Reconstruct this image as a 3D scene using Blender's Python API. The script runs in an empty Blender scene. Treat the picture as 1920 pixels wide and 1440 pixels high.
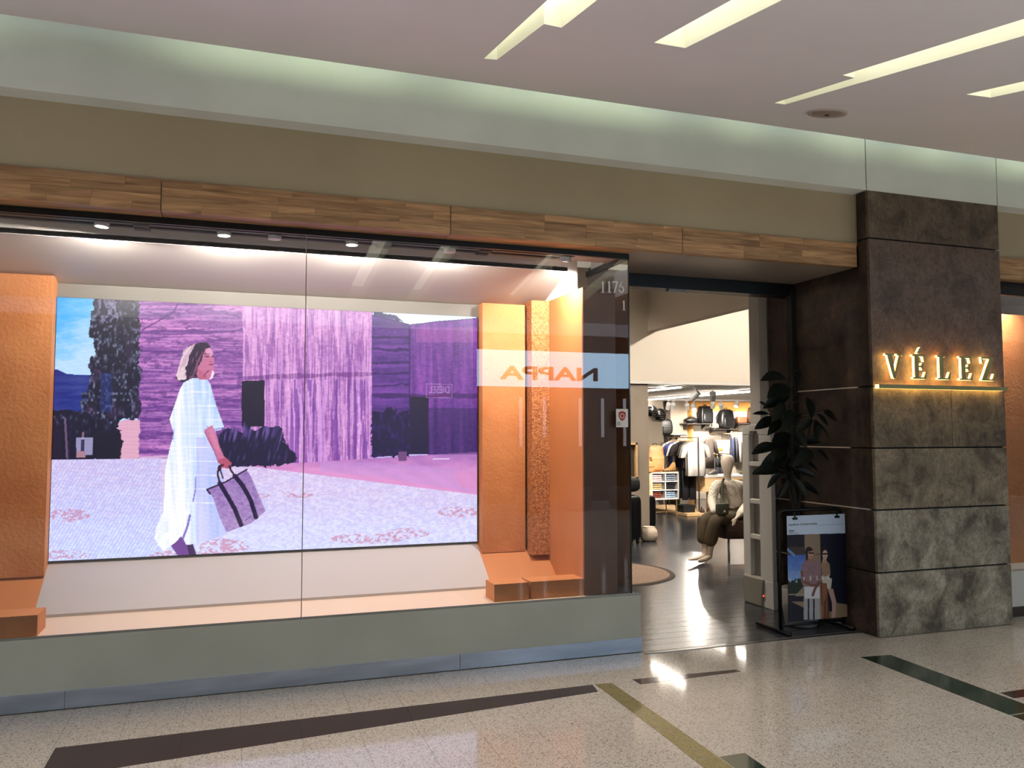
import bpy, math, random
import numpy as np
from mathutils import Vector, Matrix

random.seed(7)
SC = bpy.context.scene
COL = SC.collection
R = math.radians

# ---------------------------------------------------------------- camera, world, exposure
CAM_H = 1.55
YAW, PITCH, ROLL, FPX = R(18.97), R(3.449), R(-0.065), 1520.0
FW = Vector((math.sin(YAW) * math.cos(PITCH), math.cos(YAW) * math.cos(PITCH), math.sin(PITCH)))
RT = Vector((math.cos(YAW), -math.sin(YAW), 0))
UP = RT.cross(FW)
RT, UP = RT * math.cos(ROLL) + UP * math.sin(ROLL), -RT * math.sin(ROLL) + UP * math.cos(ROLL)
EYE = Vector((0, 0, CAM_H))
cam_data = bpy.data.cameras.new('camera')
cam = bpy.data.objects.new('camera', cam_data)
COL.objects.link(cam)
m = Matrix((RT, UP, -FW)).transposed().to_4x4()
m.translation = EYE
cam.matrix_world = m
cam_data.sensor_width = 36.0
cam_data.lens = FPX * 36.0 / 1920.0
cam_data.clip_end = 200
SC.camera = cam

world = bpy.data.worlds.new('atrium_daylight')
SC.world = world
world.use_nodes = True
bg = world.node_tree.nodes['Background']
bg.inputs['Color'].default_value = (0.86, 0.93, 1.0, 1)
bg.inputs['Strength'].default_value = 2.6
vs = SC.view_settings
vs.view_transform = 'Standard'
vs.look = 'None'
vs.exposure = 0.25
vs.gamma = 1.0
vs.use_curve_mapping = False
cy = SC.cycles
cy.use_denoising = True
cy.use_light_tree = False
cy.use_adaptive_sampling = True
cy.adaptive_threshold = 0.08
cy.max_bounces = 7
cy.diffuse_bounces = 3
cy.glossy_bounces = 3
cy.transmission_bounces = 6
cy.transparent_max_bounces = 12
cy.caustics_reflective = False
cy.caustics_refractive = False
cy.sample_clamp_indirect = 6.0


def at(px, py, Y):
    """a point of the place at depth Y, seen at that pixel of the 1920x1440 frame"""
    d = FW * FPX + RT * (px - 960) - UP * (py - 720)
    return EYE + d * (Y / d.y)


def on_floor(px, py, z=0.0):
    d = FW * FPX + RT * (px - 960) - UP * (py - 720)
    return EYE + d * ((z - CAM_H) / d.z)


# ---------------------------------------------------------------- materials
MATS = {}


def srgb(r, g, b):
    f = lambda c: (c / 255) / 12.92 if c <= 10.3 else ((c / 255 + 0.055) / 1.055) ** 2.4
    return (f(r), f(g), f(b))


def newmat(name):
    mt = bpy.data.materials.new(name)
    mt.use_nodes = True
    nt = mt.node_tree
    return mt, nt, nt.nodes['Principled BSDF']


def mat(name, c, rough=0.5, metal=0.0, c2=None, scale=5.0, detail=4.0, stretch=(1, 1, 1), bump=0.0, bscale=None,
        coat=0.0, rand=0.0, spec=0.5, world_pos=False, lo=0.35, hi=0.65, sheen=0.0):
    """plain or two-tone procedural surface; colours are sRGB bytes"""
    if name in MATS:
        return MATS[name]
    mt, nt, b = newmat(name)
    N, L = nt.nodes, nt.links
    b.inputs['Roughness'].default_value = rough
    b.inputs['Metallic'].default_value = metal
    b.inputs['Specular IOR Level'].default_value = spec
    b.inputs['Coat Weight'].default_value = coat
    b.inputs['Sheen Weight'].default_value = sheen
    a = srgb(*c)
    b.inputs['Base Color'].default_value = (*a, 1)
    src = None
    if c2 is not None or bump > 0:
        if world_pos:
            g = N.new('ShaderNodeNewGeometry')
            vec = g.outputs['Position']
        else:
            g = N.new('ShaderNodeTexCoord')
            vec = g.outputs['Object']
        mp = N.new('ShaderNodeMapping')
        mp.inputs['Scale'].default_value = stretch
        L.new(vec, mp.inputs['Vector'])
        vec = mp.outputs['Vector']
    if c2 is not None:
        tx = N.new('ShaderNodeTexNoise')
        tx.inputs['Scale'].default_value = scale
        tx.inputs['Detail'].default_value = detail
        L.new(vec, tx.inputs['Vector'])
        rp = N.new('ShaderNodeValToRGB')
        rp.color_ramp.elements[0].position = lo
        rp.color_ramp.elements[1].position = hi
        rp.color_ramp.elements[0].color = (*a, 1)
        rp.color_ramp.elements[1].color = (*srgb(*c2), 1)
        L.new(tx.outputs['Fac'], rp.inputs['Fac'])
        src = rp.outputs['Color']
    if rand > 0:
        oi = N.new('ShaderNodeObjectInfo')
        hs = N.new('ShaderNodeHueSaturation')
        mr = N.new('ShaderNodeMapRange')
        mr.inputs['To Min'].default_value = 1 - rand
        mr.inputs['To Max'].default_value = 1 + rand
        L.new(oi.outputs['Random'], mr.inputs['Value'])
        L.new(mr.outputs['Result'], hs.inputs['Value'])
        if src is not None:
            L.new(src, hs.inputs['Color'])
        else:
            hs.inputs['Color'].default_value = (*a, 1)
        src = hs.outputs['Color']
    if src is not None:
        L.new(src, b.inputs['Base Color'])
    if bump > 0:
        t2 = N.new('ShaderNodeTexNoise')
        t2.inputs['Scale'].default_value = bscale or scale * 4
        t2.inputs['Detail'].default_value = 3
        L.new(vec, t2.inputs['Vector'])
        bp = N.new('ShaderNodeBump')
        bp.inputs['Strength'].default_value = bump
        bp.inputs['Distance'].default_value = 0.01
        L.new(t2.outputs['Fac'], bp.inputs['Height'])
        L.new(bp.outputs['Normal'], b.inputs['Normal'])
    MATS[name] = mt
    return mt


def emit(name, c, strength, sample=True):
    if name in MATS:
        return MATS[name]
    mt, nt, b = newmat(name)
    b.inputs['Base Color'].default_value = (*srgb(*c), 1)
    b.inputs['Emission Color'].default_value = (*srgb(*c), 1)
    b.inputs['Emission Strength'].default_value = strength
    if not sample:
        mt.cycles.emission_sampling = 'NONE'
    MATS[name] = mt
    return mt


def glass(name, tint=(1, 1, 1), boost=1.0):
    """thin pane: Fresnel mirror over clear"""
    mt, nt, b = newmat(name)
    N, L = nt.nodes, nt.links
    N.remove(b)
    out = N['Material Output']
    fr = N.new('ShaderNodeFresnel')
    fr.inputs['IOR'].default_value = 1.5
    mu = N.new('ShaderNodeMath')
    mu.operation = 'MULTIPLY'
    mu.inputs[1].default_value = boost
    mu.use_clamp = True
    tr = N.new('ShaderNodeBsdfTransparent')
    tr.inputs['Color'].default_value = (*tint, 1)
    gl = N.new('ShaderNodeBsdfGlossy')
    gl.inputs['Roughness'].default_value = 0.0
    mx = N.new('ShaderNodeMixShader')
    L.new(fr.outputs['Fac'], mu.inputs[0])
    L.new(mu.outputs[0], mx.inputs['Fac'])
    L.new(tr.outputs[0], mx.inputs[1])
    L.new(gl.outputs[0], mx.inputs[2])
    L.new(mx.outputs[0], out.inputs['Surface'])
    MATS[name] = mt
    return mt


def terrazzo(name, base, dark, light, rough=0.075, joints=False):
    mt, nt, b = newmat(name)
    N, L = nt.nodes, nt.links
    g = N.new('ShaderNodeNewGeometry')
    pos = g.outputs['Position']
    n0 = N.new('ShaderNodeTexNoise')
    n0.inputs['Scale'].default_value = 2.2
    L.new(pos, n0.inputs['Vector'])
    v1 = N.new('ShaderNodeTexVoronoi')
    v1.inputs['Scale'].default_value = 150
    L.new(pos, v1.inputs['Vector'])
    v2 = N.new('ShaderNodeTexVoronoi')
    v2.inputs['Scale'].default_value = 230
    L.new(pos, v2.inputs['Vector'])
    def ramp(src, p0, p1, c0, c1):
        r = N.new('ShaderNodeValToRGB')
        r.color_ramp.elements[0].position = p0
        r.color_ramp.elements[1].position = p1
        r.color_ramp.elements[0].color = c0
        r.color_ramp.elements[1].color = c1
        L.new(src, r.inputs['Fac'])
        return r.outputs['Color']
    k0, k1 = (0, 0, 0, 1), (1, 1, 1, 1)
    sep1 = N.new('ShaderNodeSeparateColor')
    L.new(v1.outputs['Color'], sep1.inputs['Color'])
    sep2 = N.new('ShaderNodeSeparateColor')
    L.new(v2.outputs['Color'], sep2.inputs['Color'])
    fd = ramp(sep1.outputs[0], 0.80, 0.84, k0, k1)
    fl = ramp(sep2.outputs[1], 0.76, 0.80, k0, k1)
    def mix(f, a, c):
        x = N.new('ShaderNodeMix')
        x.data_type = 'RGBA'
        if hasattr(f, 'node'):
            L.new(f, x.inputs[0])
        else:
            x.inputs[0].default_value = f
        for s, i in ((a, 6), (c, 7)):
            if hasattr(s, 'node'):
                L.new(s, x.inputs[i])
            else:
                x.inputs[i].default_value = (*srgb(*s), 1)
        return x.outputs[2]
    basev = mix(n0.outputs['Fac'], tuple(int(c * 0.93) for c in base), tuple(min(255, int(c * 1.06)) for c in base))
    col = mix(fd, basev, dark)
    col = mix(fl, col, light)
    if joints:
        bk = N.new('ShaderNodeTexBrick')
        bk.offset = 0
        bk.inputs['Scale'].default_value = 1.0
        bk.inputs['Brick Width'].default_value = 0.2925
        bk.inputs['Row Height'].default_value = 0.2925
        bk.inputs['Mortar Size'].default_value = 0.0015
        mp = N.new('ShaderNodeMapping')
        mp.inputs['Location'].default_value = (0.225, -4.64, 0)
        L.new(pos, mp.inputs['Vector'])
        L.new(mp.outputs['Vector'], bk.inputs['Vector'])
        col = mix(bk.outputs['Fac'], col, tuple(int(c * 0.7) for c in base))
    L.new(col, b.inputs['Base Color'])
    b.inputs['Roughness'].default_value = rough
    b.inputs['Specular IOR Level'].default_value = 0.8
    MATS[name] = mt
    return mt


def woodmat(name, c1, c2, along='x', scale=3.0, rough=0.5, rand=0.18):
    mt, nt, b = newmat(name)
    N, L = nt.nodes, nt.links
    tc = N.new('ShaderNodeTexCoord')
    oi = N.new('ShaderNodeObjectInfo')
    ml = N.new('ShaderNodeVectorMath')
    ml.operation = 'MULTIPLY_ADD'
    cb = N.new('ShaderNodeCombineXYZ')
    for i in range(3):
        L.new(oi.outputs['Random'], cb.inputs[i])
    L.new(cb.outputs[0], ml.inputs[0])
    ml.inputs[1].default_value = (37, 19, 53)
    L.new(tc.outputs['Object'], ml.inputs[2])
    mp = N.new('ShaderNodeMapping')
    mp.inputs['Scale'].default_value = {'x': (0.7, 9, 9), 'y': (9, 0.7, 9), 'z': (9, 9, 0.7)}[along]
    L.new(ml.outputs[0], mp.inputs['Vector'])
    n1 = N.new('ShaderNodeTexNoise')
    n1.inputs['Scale'].default_value = scale
    n1.inputs['Detail'].default_value = 6
    n1.inputs['Distortion'].default_value = 0.8
    L.new(mp.outputs[0], n1.inputs['Vector'])
    rp = N.new('ShaderNodeValToRGB')
    rp.color_ramp.elements[0].position = 0.3
    rp.color_ramp.elements[1].position = 0.7
    rp.color_ramp.elements[0].color = (*srgb(*c1), 1)
    rp.color_ramp.elements[1].color = (*srgb(*c2), 1)
    L.new(n1.outputs['Fac'], rp.inputs['Fac'])
    hs = N.new('ShaderNodeHueSaturation')
    mr = N.new('ShaderNodeMapRange')
    mr.inputs['To Min'].default_value = 1 - rand
    mr.inputs['To Max'].default_value = 1 + rand
    L.new(oi.outputs['Random'], mr.inputs['Value'])
    L.new(mr.outputs[0], hs.inputs['Value'])
    L.new(rp.outputs[0], hs.inputs['Color'])
    L.new(hs.outputs[0], b.inputs['Base Color'])
    b.inputs['Roughness'].default_value = rough
    bp = N.new('ShaderNodeBump')
    bp.inputs['Strength'].default_value = 0.15
    bp.inputs['Distance'].default_value = 0.003
    L.new(n1.outputs['Fac'], bp.inputs['Height'])
    L.new(bp.outputs[0], b.inputs['Normal'])
    MATS[name] = mt
    return mt


def concrete(name, c1, c2, c3, rough=0.55):
    """stained, scratched slab cladding"""
    mt, nt, b = newmat(name)
    N, L = nt.nodes, nt.links
    g = N.new('ShaderNodeNewGeometry')
    p = g.outputs['Position']
    def noise(sc, det, st, dist=0.0):
        mp = N.new('ShaderNodeMapping')
        mp.inputs['Scale'].default_value = st
        L.new(p, mp.inputs['Vector'])
        t = N.new('ShaderNodeTexNoise')
        t.inputs['Scale'].default_value = sc
        t.inputs['Detail'].default_value = det
        t.inputs['Roughness'].default_value = 0.65
        t.inputs['Distortion'].default_value = dist
        L.new(mp.outputs[0], t.inputs['Vector'])
        return t.outputs['Fac']
    a = noise(4.5, 10, (1, 1, 1.0), 0.5)
    rp = N.new('ShaderNodeValToRGB')
    e = rp.color_ramp.elements
    e[0].position, e[1].position = 0.36, 0.66
    e[0].color, e[1].color = (*srgb(*c1), 1), (*srgb(*c3), 1)
    k = e.new(0.5)
    k.color = (*srgb(*c2), 1)
    L.new(a, rp.inputs['Fac'])
    s = noise(34, 8, (1.0, 1.0, 0.7), 1.2)
    r2 = N.new('ShaderNodeValToRGB')
    r2.color_ramp.elements[0].position, r2.color_ramp.elements[1].position = 0.32, 0.60
    r2.color_ramp.elements[0].color = (0.36, 0.34, 0.32, 1)
    r2.color_ramp.elements[1].color = (1, 1, 1, 1)
    L.new(s, r2.inputs['Fac'])
    mx = N.new('ShaderNodeMix')
    mx.data_type = 'RGBA'
    mx.blend_type = 'MULTIPLY'
    mx.inputs[0].default_value = 0.8
    L.new(rp.outputs[0], mx.inputs[6])
    L.new(r2.outputs[0], mx.inputs[7])
    L.new(mx.outputs[2], b.inputs['Base Color'])
    b.inputs['Roughness'].default_value = rough
    bp = N.new('ShaderNodeBump')
    bp.inputs['Strength'].default_value = 0.2
    bp.inputs['Distance'].default_value = 0.004
    L.new(s, bp.inputs['Height'])
    L.new(bp.outputs[0], b.inputs['Normal'])
    MATS[name] = mt
    return mt


# ---------------------------------------------------------------- mesh helpers
class MB:
    def __init__(s):
        s.v, s.f = [], []

    def add(s, vs_, fs_):
        o = len(s.v)
        s.v += [tuple(v) for v in vs_]
        s.f += [tuple(i + o for i in f) for f in fs_]
        return s

    def box(s, x0, x1, y0, y1, z0, z1):
        return s.add([(x0, y0, z0), (x1, y0, z0), (x1, y1, z0), (x0, y1, z0), (x0, y0, z1), (x1, y0, z1), (x1, y1, z1), (x0, y1, z1)],
                     [(0, 3, 2, 1), (4, 5, 6, 7), (0, 1, 5, 4), (1, 2, 6, 5), (2, 3, 7, 6), (3, 0, 4, 7)])

    def hexa(s, p):
        return s.add(p, [(0, 3, 2, 1), (4, 5, 6, 7), (0, 1, 5, 4), (1, 2, 6, 5), (2, 3, 7, 6), (3, 0, 4, 7)])

    def prism(s, poly, d0, d1, plane='xz'):
        """closed outline extruded; plane xz -> along y, xy -> along z, yz -> along x"""
        n = len(poly)
        def pt(a, b, d):
            return {'xz': (a, d, b), 'xy': (a, b, d), 'yz': (d, a, b)}[plane]
        ar = sum(poly[i][0] * poly[(i + 1) % n][1] - poly[(i + 1) % n][0] * poly[i][1] for i in range(n))
        if ar < 0:
            poly = poly[::-1]
        vv = [pt(a, b, d0) for a, b in poly] + [pt(a, b, d1) for a, b in poly]
        ff = [tuple(range(n)), tuple(range(2 * n - 1, n - 1, -1))]
        ff += [(i, i + n, (i + 1) % n + n, (i + 1) % n) for i in range(n)]
        if plane in ('xy', 'yz'):
            ff = [tuple(reversed(f)) for f in ff]
        if d1 < d0:
            ff = [tuple(reversed(f)) for f in ff]
        return s.add(vv, ff)

    def tube(s, pts, r, n=8, cap=True):
        pts = [Vector(p) for p in pts]
        m_ = len(pts)
        rs = r if isinstance(r, (list, tuple)) else [r] * m_
        t0 = (pts[1] - pts[0]).normalized()
        ref = Vector((0, 0, 1)) if abs(t0.z) < 0.9 else Vector((1, 0, 0))
        a = t0.cross(ref).normalized()
        vv, ff = [], []
        for i, p in enumerate(pts):
            t = (pts[min(i + 1, m_ - 1)] - pts[max(i - 1, 0)]).normalized()
            a = (a - t * a.dot(t)).normalized()
            b = t.cross(a)
            for k in range(n):
                q = 2 * math.pi * k / n
                vv.append(p + (a * math.cos(q) + b * math.sin(q)) * rs[i])
        for i in range(m_ - 1):
            for k in range(n):
                ff.append((i * n + k, i * n + (k + 1) % n, (i + 1) * n + (k + 1) % n, (i + 1) * n + k))
        if cap:
            ff.append(tuple(range(n - 1, -1, -1)))
            ff.append(tuple((m_ - 1) * n + k for k in range(n)))
        return s.add(vv, ff)

    def lathe(s, prof, c=(0, 0, 0), n=24, axis='z'):
        vv, ff = [], []
        for r_, z in prof:
            for k in range(n):
                q = 2 * math.pi * k / n
                a, b = r_ * math.cos(q), r_ * math.sin(q)
                vv.append({'z': (c[0] + a, c[1] + b, c[2] + z), 'y': (c[0] + a, c[1] + z, c[2] - b), 'x': (c[0] + z, c[1] + a, c[2] + b)}[axis])
        for i in range(len(prof) - 1):
            for k in range(n):
                ff.append((i * n + k, i * n + (k + 1) % n, (i + 1) * n + (k + 1) % n, (i + 1) * n + k))
        if prof[0][0] > 1e-6:
            ff.append(tuple(range(n - 1, -1, -1)))
        if prof[-1][0] > 1e-6:
            ff.append(tuple((len(prof) - 1) * n + k for k in range(n)))
        return s.add(vv, ff)

    def superq(s, c, r, e1=0.5, e2=0.5, nu=20, nv=10, fn=None):
        """rounded box: superquadric"""
        sp = lambda x, e: math.copysign(abs(x) ** e, x)
        vv, ff = [], []
        for j in range(nv + 1):
            v = -math.pi / 2 + math.pi * j / nv
            for i in range(nu):
                u = 2 * math.pi * i / nu
                x = sp(math.cos(v), e1) * sp(math.cos(u), e2)
                y = sp(math.cos(v), e1) * sp(math.sin(u), e2)
                z = sp(math.sin(v), e1)
                if fn:
                    x, y, z = fn(x, y, z)
                vv.append((c[0] + r[0] * x, c[1] + r[1] * y, c[2] + r[2] * z))
        for j in range(nv):
            for i in range(nu):
                ff.append((j * nu + i, j * nu + (i + 1) % nu, (j + 1) * nu + (i + 1) % nu, (j + 1) * nu + i))
        return s.add(vv, ff)

    def loft(s, rings, cap=True):
        n = len(rings[0])
        vv = [p for r_ in rings for p in r_]
        ff = []
        for i in range(len(rings) - 1):
            for k in range(n):
                ff.append((i * n + k, i * n + (k + 1) % n, (i + 1) * n + (k + 1) % n, (i + 1) * n + k))
        if cap:
            ff.append(tuple(range(n - 1, -1, -1)))
            ff.append(tuple((len(rings) - 1) * n + k for k in range(n)))
        return s.add(vv, ff)

    def sheet(s, rows):
        nu = len(rows[0])
        vv = [p for r_ in rows for p in r_]
        ff = []
        for i in range(len(rows) - 1):
            for k in range(nu - 1):
                ff.append((i * nu + k, i * nu + k + 1, (i + 1) * nu + k + 1, (i + 1) * nu + k))
        return s.add(vv, ff)

    def mesh(s, name, off=(0, 0, 0), smooth=False):
        me = bpy.data.meshes.new(name)
        me.from_pydata([(v[0] - off[0], v[1] - off[1], v[2] - off[2]) for v in s.v], [], s.f)
        if smooth:
            me.shade_smooth()
        me.update()
        return me

    def build(s, name, material, parent=None, smooth=False, bevel=0.0, solid=0.0, sub=0, org=None):
        """one object; vertices are given in world space, or round the parent's root when org is (0,0,0)"""
        if parent is not None:
            rt_ = parent
            while rt_.parent:
                rt_ = rt_.parent
            off = rt_.location if org is None else org
        else:
            off = org if org is not None else (0, 0, 0)
        me = s.mesh(name, off, smooth)
        o = bpy.data.objects.new(name, me)
        COL.objects.link(o)
        me.materials.append(material)
        if parent is not None:
            o.parent = parent
        else:
            o.location = off
        if solid:
            md = o.modifiers.new('thickness', 'SOLIDIFY')
            md.thickness = solid
            md.offset = 0
        if sub:
            md = o.modifiers.new('subdivision', 'SUBSURF')
            md.levels = md.render_levels = sub
        if bevel:
            md = o.modifiers.new('bevel', 'BEVEL')
            md.width = bevel
            md.segments = 2
            md.limit_method = 'ANGLE'
        return o


def tag(o, label=None, cat=None, group=None, kind=None):
    for k, v in (('label', label), ('category', cat), ('group', group), ('kind', kind)):
        if v:
            o[k] = v
    return o


def thing(name, loc, label, cat, group=None, rz=0.0):
    o = bpy.data.objects.new(name, None)
    o.empty_display_size = 0.05
    COL.objects.link(o)
    o.location = loc
    o.rotation_euler.z = rz
    return tag(o, label, cat, group)


def struct(name, mb, material, parent=None, **k):
    o = mb.build(name, material, parent, **k)
    if parent is None:
        o['kind'] = 'structure'
    return o


def inst(name, me, material, parent, loc, rot=(0, 0, 0), scale=(1, 1, 1)):
    """a piece that shares its mesh; loc is local to the parent"""
    o = bpy.data.objects.new(name, me)
    if material and not me.materials:
        me.materials.append(material)
    COL.objects.link(o)
    o.parent = parent
    o.location, o.rotation_euler, o.scale = loc, rot, scale
    return o


def copy_tree(o, parent=None):
    c = o.copy()
    COL.objects.link(c)
    c.parent = parent
    for ch in list(o.children):
        copy_tree(ch, c)
    return c


def text_mesh(body, size, ext=0.0, bold=0.0):
    cu = bpy.data.curves.new('lettering', 'FONT')
    cu.body = body
    cu.size = size
    cu.extrude = ext
    cu.resolution_u = 4
    cu.offset = bold
    o = bpy.data.objects.new('lettering', cu)
    COL.objects.link(o)
    dg = bpy.context.evaluated_depsgraph_get()
    me = bpy.data.meshes.new_from_object(o.evaluated_get(dg))
    bpy.data.objects.remove(o)
    bpy.data.curves.remove(cu)
    return me


def text_obj(name, body, width, height, p0, material, parent, ext=0.0005, facing=-1, bold=0.0):
    """lettering whose lower left corner (as read) is p0, standing upright and facing -Y (or +Y)"""
    me = text_mesh(body, 1.0, 0.0, bold)
    n = len(me.vertices)
    co = np.empty(n * 3)
    me.vertices.foreach_get('co', co)
    co = co.reshape(-1, 3)
    mn, mx = co.min(0), co.max(0)
    a = (co[:, 0] - mn[0]) / (mx[0] - mn[0]) * width
    b = (co[:, 1] - mn[1]) / (mx[1] - mn[1]) * height
    out = np.zeros_like(co)
    rt_ = parent
    while rt_ is not None and rt_.parent:
        rt_ = rt_.parent
    off = Vector(p0) - (rt_.location if rt_ is not None else Vector((0, 0, 0)))
    out[:, 0] = off.x + (a if facing < 0 else -a)
    out[:, 1] = off.y
    out[:, 2] = off.z + b
    me.vertices.foreach_set('co', out.ravel())
    me.update()
    o = bpy.data.objects.new(name, me)
    COL.objects.link(o)
    me.materials.append(material)
    o.parent = parent
    if ext:
        md = o.modifiers.new('thickness', 'SOLIDIFY')
        md.thickness = ext
    return o


def spot(name, loc, to, power, size, blend, color, parent=None, radius=0.03):
    d = bpy.data.lights.new(name, 'SPOT')
    d.energy, d.spot_size, d.spot_blend, d.color, d.shadow_soft_size = power, R(size), blend, color, radius
    o = bpy.data.objects.new(name, d)
    COL.objects.link(o)
    v = Vector(to) - Vector(loc)
    o.rotation_euler = v.to_track_quat('-Z', 'Y').to_euler()
    if parent is not None:
        rt_ = parent
        while rt_.parent:
            rt_ = rt_.parent
        o.parent = parent
        o.location = Vector(loc) - rt_.location
    else:
        o.location = loc
    return o
# ================================================================ THE SETTING
GY = 5.27            # shop window glass
M_TERR = terrazzo('terrazzo_beige', (188, 176, 162), (140, 126, 112), (206, 197, 186))
M_TERRJ = terrazzo('terrazzo_beige_far', (188, 176, 162), (140, 126, 112), (206, 197, 186), joints=True)
M_BURG = terrazzo('terrazzo_burgundy', (52, 27, 30), (38, 19, 22), (62, 36, 38))
M_GREEN = terrazzo('terrazzo_green', (28, 48, 36), (18, 32, 24), (40, 62, 48))
M_OLIVE = terrazzo('terrazzo_olive', (122, 108, 58), (96, 84, 44), (140, 126, 76))
M_WHITE = mat('white_paint', (206, 204, 202), 0.6, c2=(196, 194, 192), scale=1.5)
M_CEIL = mat('ceiling_paint', (224, 222, 226), 0.7, c2=(217, 215, 219), scale=0.8)
M_FASCIA = mat('fascia_paint', (228, 234, 230), 0.55, c2=(216, 222, 218), scale=1.2)
M_KHAKI = mat('khaki_paint', (178, 166, 138), 0.6, c2=(170, 158, 130), scale=0.9)
M_PLINTH = mat('grey_green_paint', (172, 174, 160), 0.45, c2=(164, 166, 152), scale=2.0)
M_STEEL = mat('brushed_steel', (178, 186, 198), 0.3, 0.55, c2=(150, 158, 170), scale=2.5, stretch=(0.6, 1, 4))
M_BLACK = mat('black_metal', (14, 14, 15), 0.4, 0.3)
M_BLACKM = mat('matt_black', (10, 10, 11), 0.7)
M_ORANGE = mat('orange_plaster', (204, 134, 82), 0.75, c2=(188, 116, 66), scale=3, bump=0.5, bscale=45)
M_ORANGER = mat('orange_plaster_rough', (204, 134, 82), 0.8, c2=(146, 88, 50), scale=70, bump=1.0, bscale=90)
M_ORANGES = mat('orange_panel_smooth', (202, 128, 76), 0.55, c2=(190, 118, 68), scale=2)
M_PEACH = mat('display_floor_paint', (226, 200, 176), 0.45)
M_WOODS = woodmat('beam_oak', (132, 96, 62), (200, 158, 112), 'x', 3.5, 0.45, 0.22)
M_WOODP = woodmat('pale_oak', (198, 160, 112), (222, 188, 142), 'x', 2.5, 0.45, 0.06)
M_DARKPLANK = woodmat('dark_plank', (40, 42, 46), (66, 68, 72), 'x', 2.2, 0.22, 0.34)

# ---- mall floor
fl = MB().box(-14, 18, -10.0, 5.40, -0.12, -0.004)
floor = struct('floor', fl, M_TERRJ)
T = 0.2925
tile_me = MB().box(-T / 2 + 0.0008, T / 2 - 0.0008, -T / 2 + 0.0008, T / 2 - 0.0008, -0.02, 0).mesh('tile')
tile_me.materials.append(M_TERR)
ntile = 0
for j in range(-1, 8):
    yc = 4.64 + T * (1.5 - j)
    for i in range(-5, 26):
        xc = -0.225 + T * (i + 0.5)
        # tiles of the strip in front of the shop that the photograph shows
        v = Vector((xc, yc, 0)) - EYE
        zz = v.dot(FW)
        px = 960 + FPX * v.dot(RT) / zz
        py = 720 - FPX * v.dot(UP) / zz
        if -90 < px < 2000 and py < 1500 and yc < 5.2 and ntile < 298:
            hy = min(yc + T / 2, 5.20)
            inst('tile', tile_me, None, floor, (xc, yc, 0))
            ntile += 1


def inlay(name, pts, material, joints):
    """coloured inlay tiles; pts = left-near, right-near, right-far, left-far; joints = fractions along the length"""
    a, b, c, d = [Vector((*p, 0)) for p in pts]
    js = [0] + joints + [1]
    MB().hexa([(p.x, p.y, -0.02) for p in (a, b, c, d)] + [(p.x, p.y, 0.0007) for p in (a, b, c, d)]).build('inlay_bed', mat('dark_grout', (40, 34, 32), 0.8), floor)
    for k in range(len(js) - 1):
        s, e = js[k], js[k + 1]
        g = 0.0012
        q = [a.lerp(b, s), a.lerp(b, e), d.lerp(c, e), d.lerp(c, s)]
        cen = sum(q, Vector()) / 4
        q = [cen + (p - cen) * (1 - g / max(0.05, (p - cen).length)) for p in q]
        MB().hexa([(p.x, p.y, -0.02) for p in q] + [(p.x, p.y, 0.0012) for p in q]).build(name, material, floor)


inlay('inlay_tile', [(-0.80, 4.215), (2.10, 4.528), (2.125, 4.66), (-0.80, 4.61)], M_BURG, [0.2, 0.4, 0.602, 0.903])
inlay('inlay_tile', [(2.41, 4.57), (3.15, 4.595), (3.15, 4.645), (2.405, 4.675)], M_BURG, [0.4])
inlay('inlay_tile', [(2.235, 3.76), (2.115, 3.76), (2.142, 4.664), (2.253, 4.652)][::-1], M_OLIVE, [])
inlay('inlay_tile', [(2.095, 3.45), (2.225, 3.45), (2.235, 3.76), (2.115, 3.76)], M_OLIVE, [])
inlay('inlay_tile', [(2.06, 2.6), (2.20, 2.6), (2.225, 3.445), (2.095, 3.445)], M_OLIVE, [0.5])
inlay('inlay_tile', [(2.20, 2.6), (2.32, 2.6), (2.375, 3.445), (2.232, 3.445)], M_GREEN, [0.5])
inlay('inlay_tile', [(4.062, 3.42), (4.298, 3.42), (4.368, 4.59), (4.131, 4.614)], M_GREEN, [])
inlay('inlay_tile', [(4.02, 2.6), (4.25, 2.6), (4.296, 3.41), (4.062, 3.41)], M_GREEN, [])
inlay('inlay_tile', [(4.34, 3.62), (5.6, 3.56), (5.6, 3.74), (4.352, 3.72)], M_BURG, [0.5])

# ---- sloping gallery ceiling with light slots
CE_Y, CE_Z, CE_S = 4.70, 3.712, 0.217


def cz(y):
    return CE_Z + CE_S * (y - CE_Y) if y > 1.4 else CE_Z + CE_S * (1.4 - CE_Y)


def on_ceil(px, py):
    d = FW * FPX + RT * (px - 960) - UP * (py - 720)
    t = (CE_Z - CE_S * CE_Y - CAM_H) / (d.z - CE_S * d.y)
    p = EYE + d * t
    return (p.x, p.y)


def along(p, y):
    return (p[0] + 0.043 * (y - p[1]), y)


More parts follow.
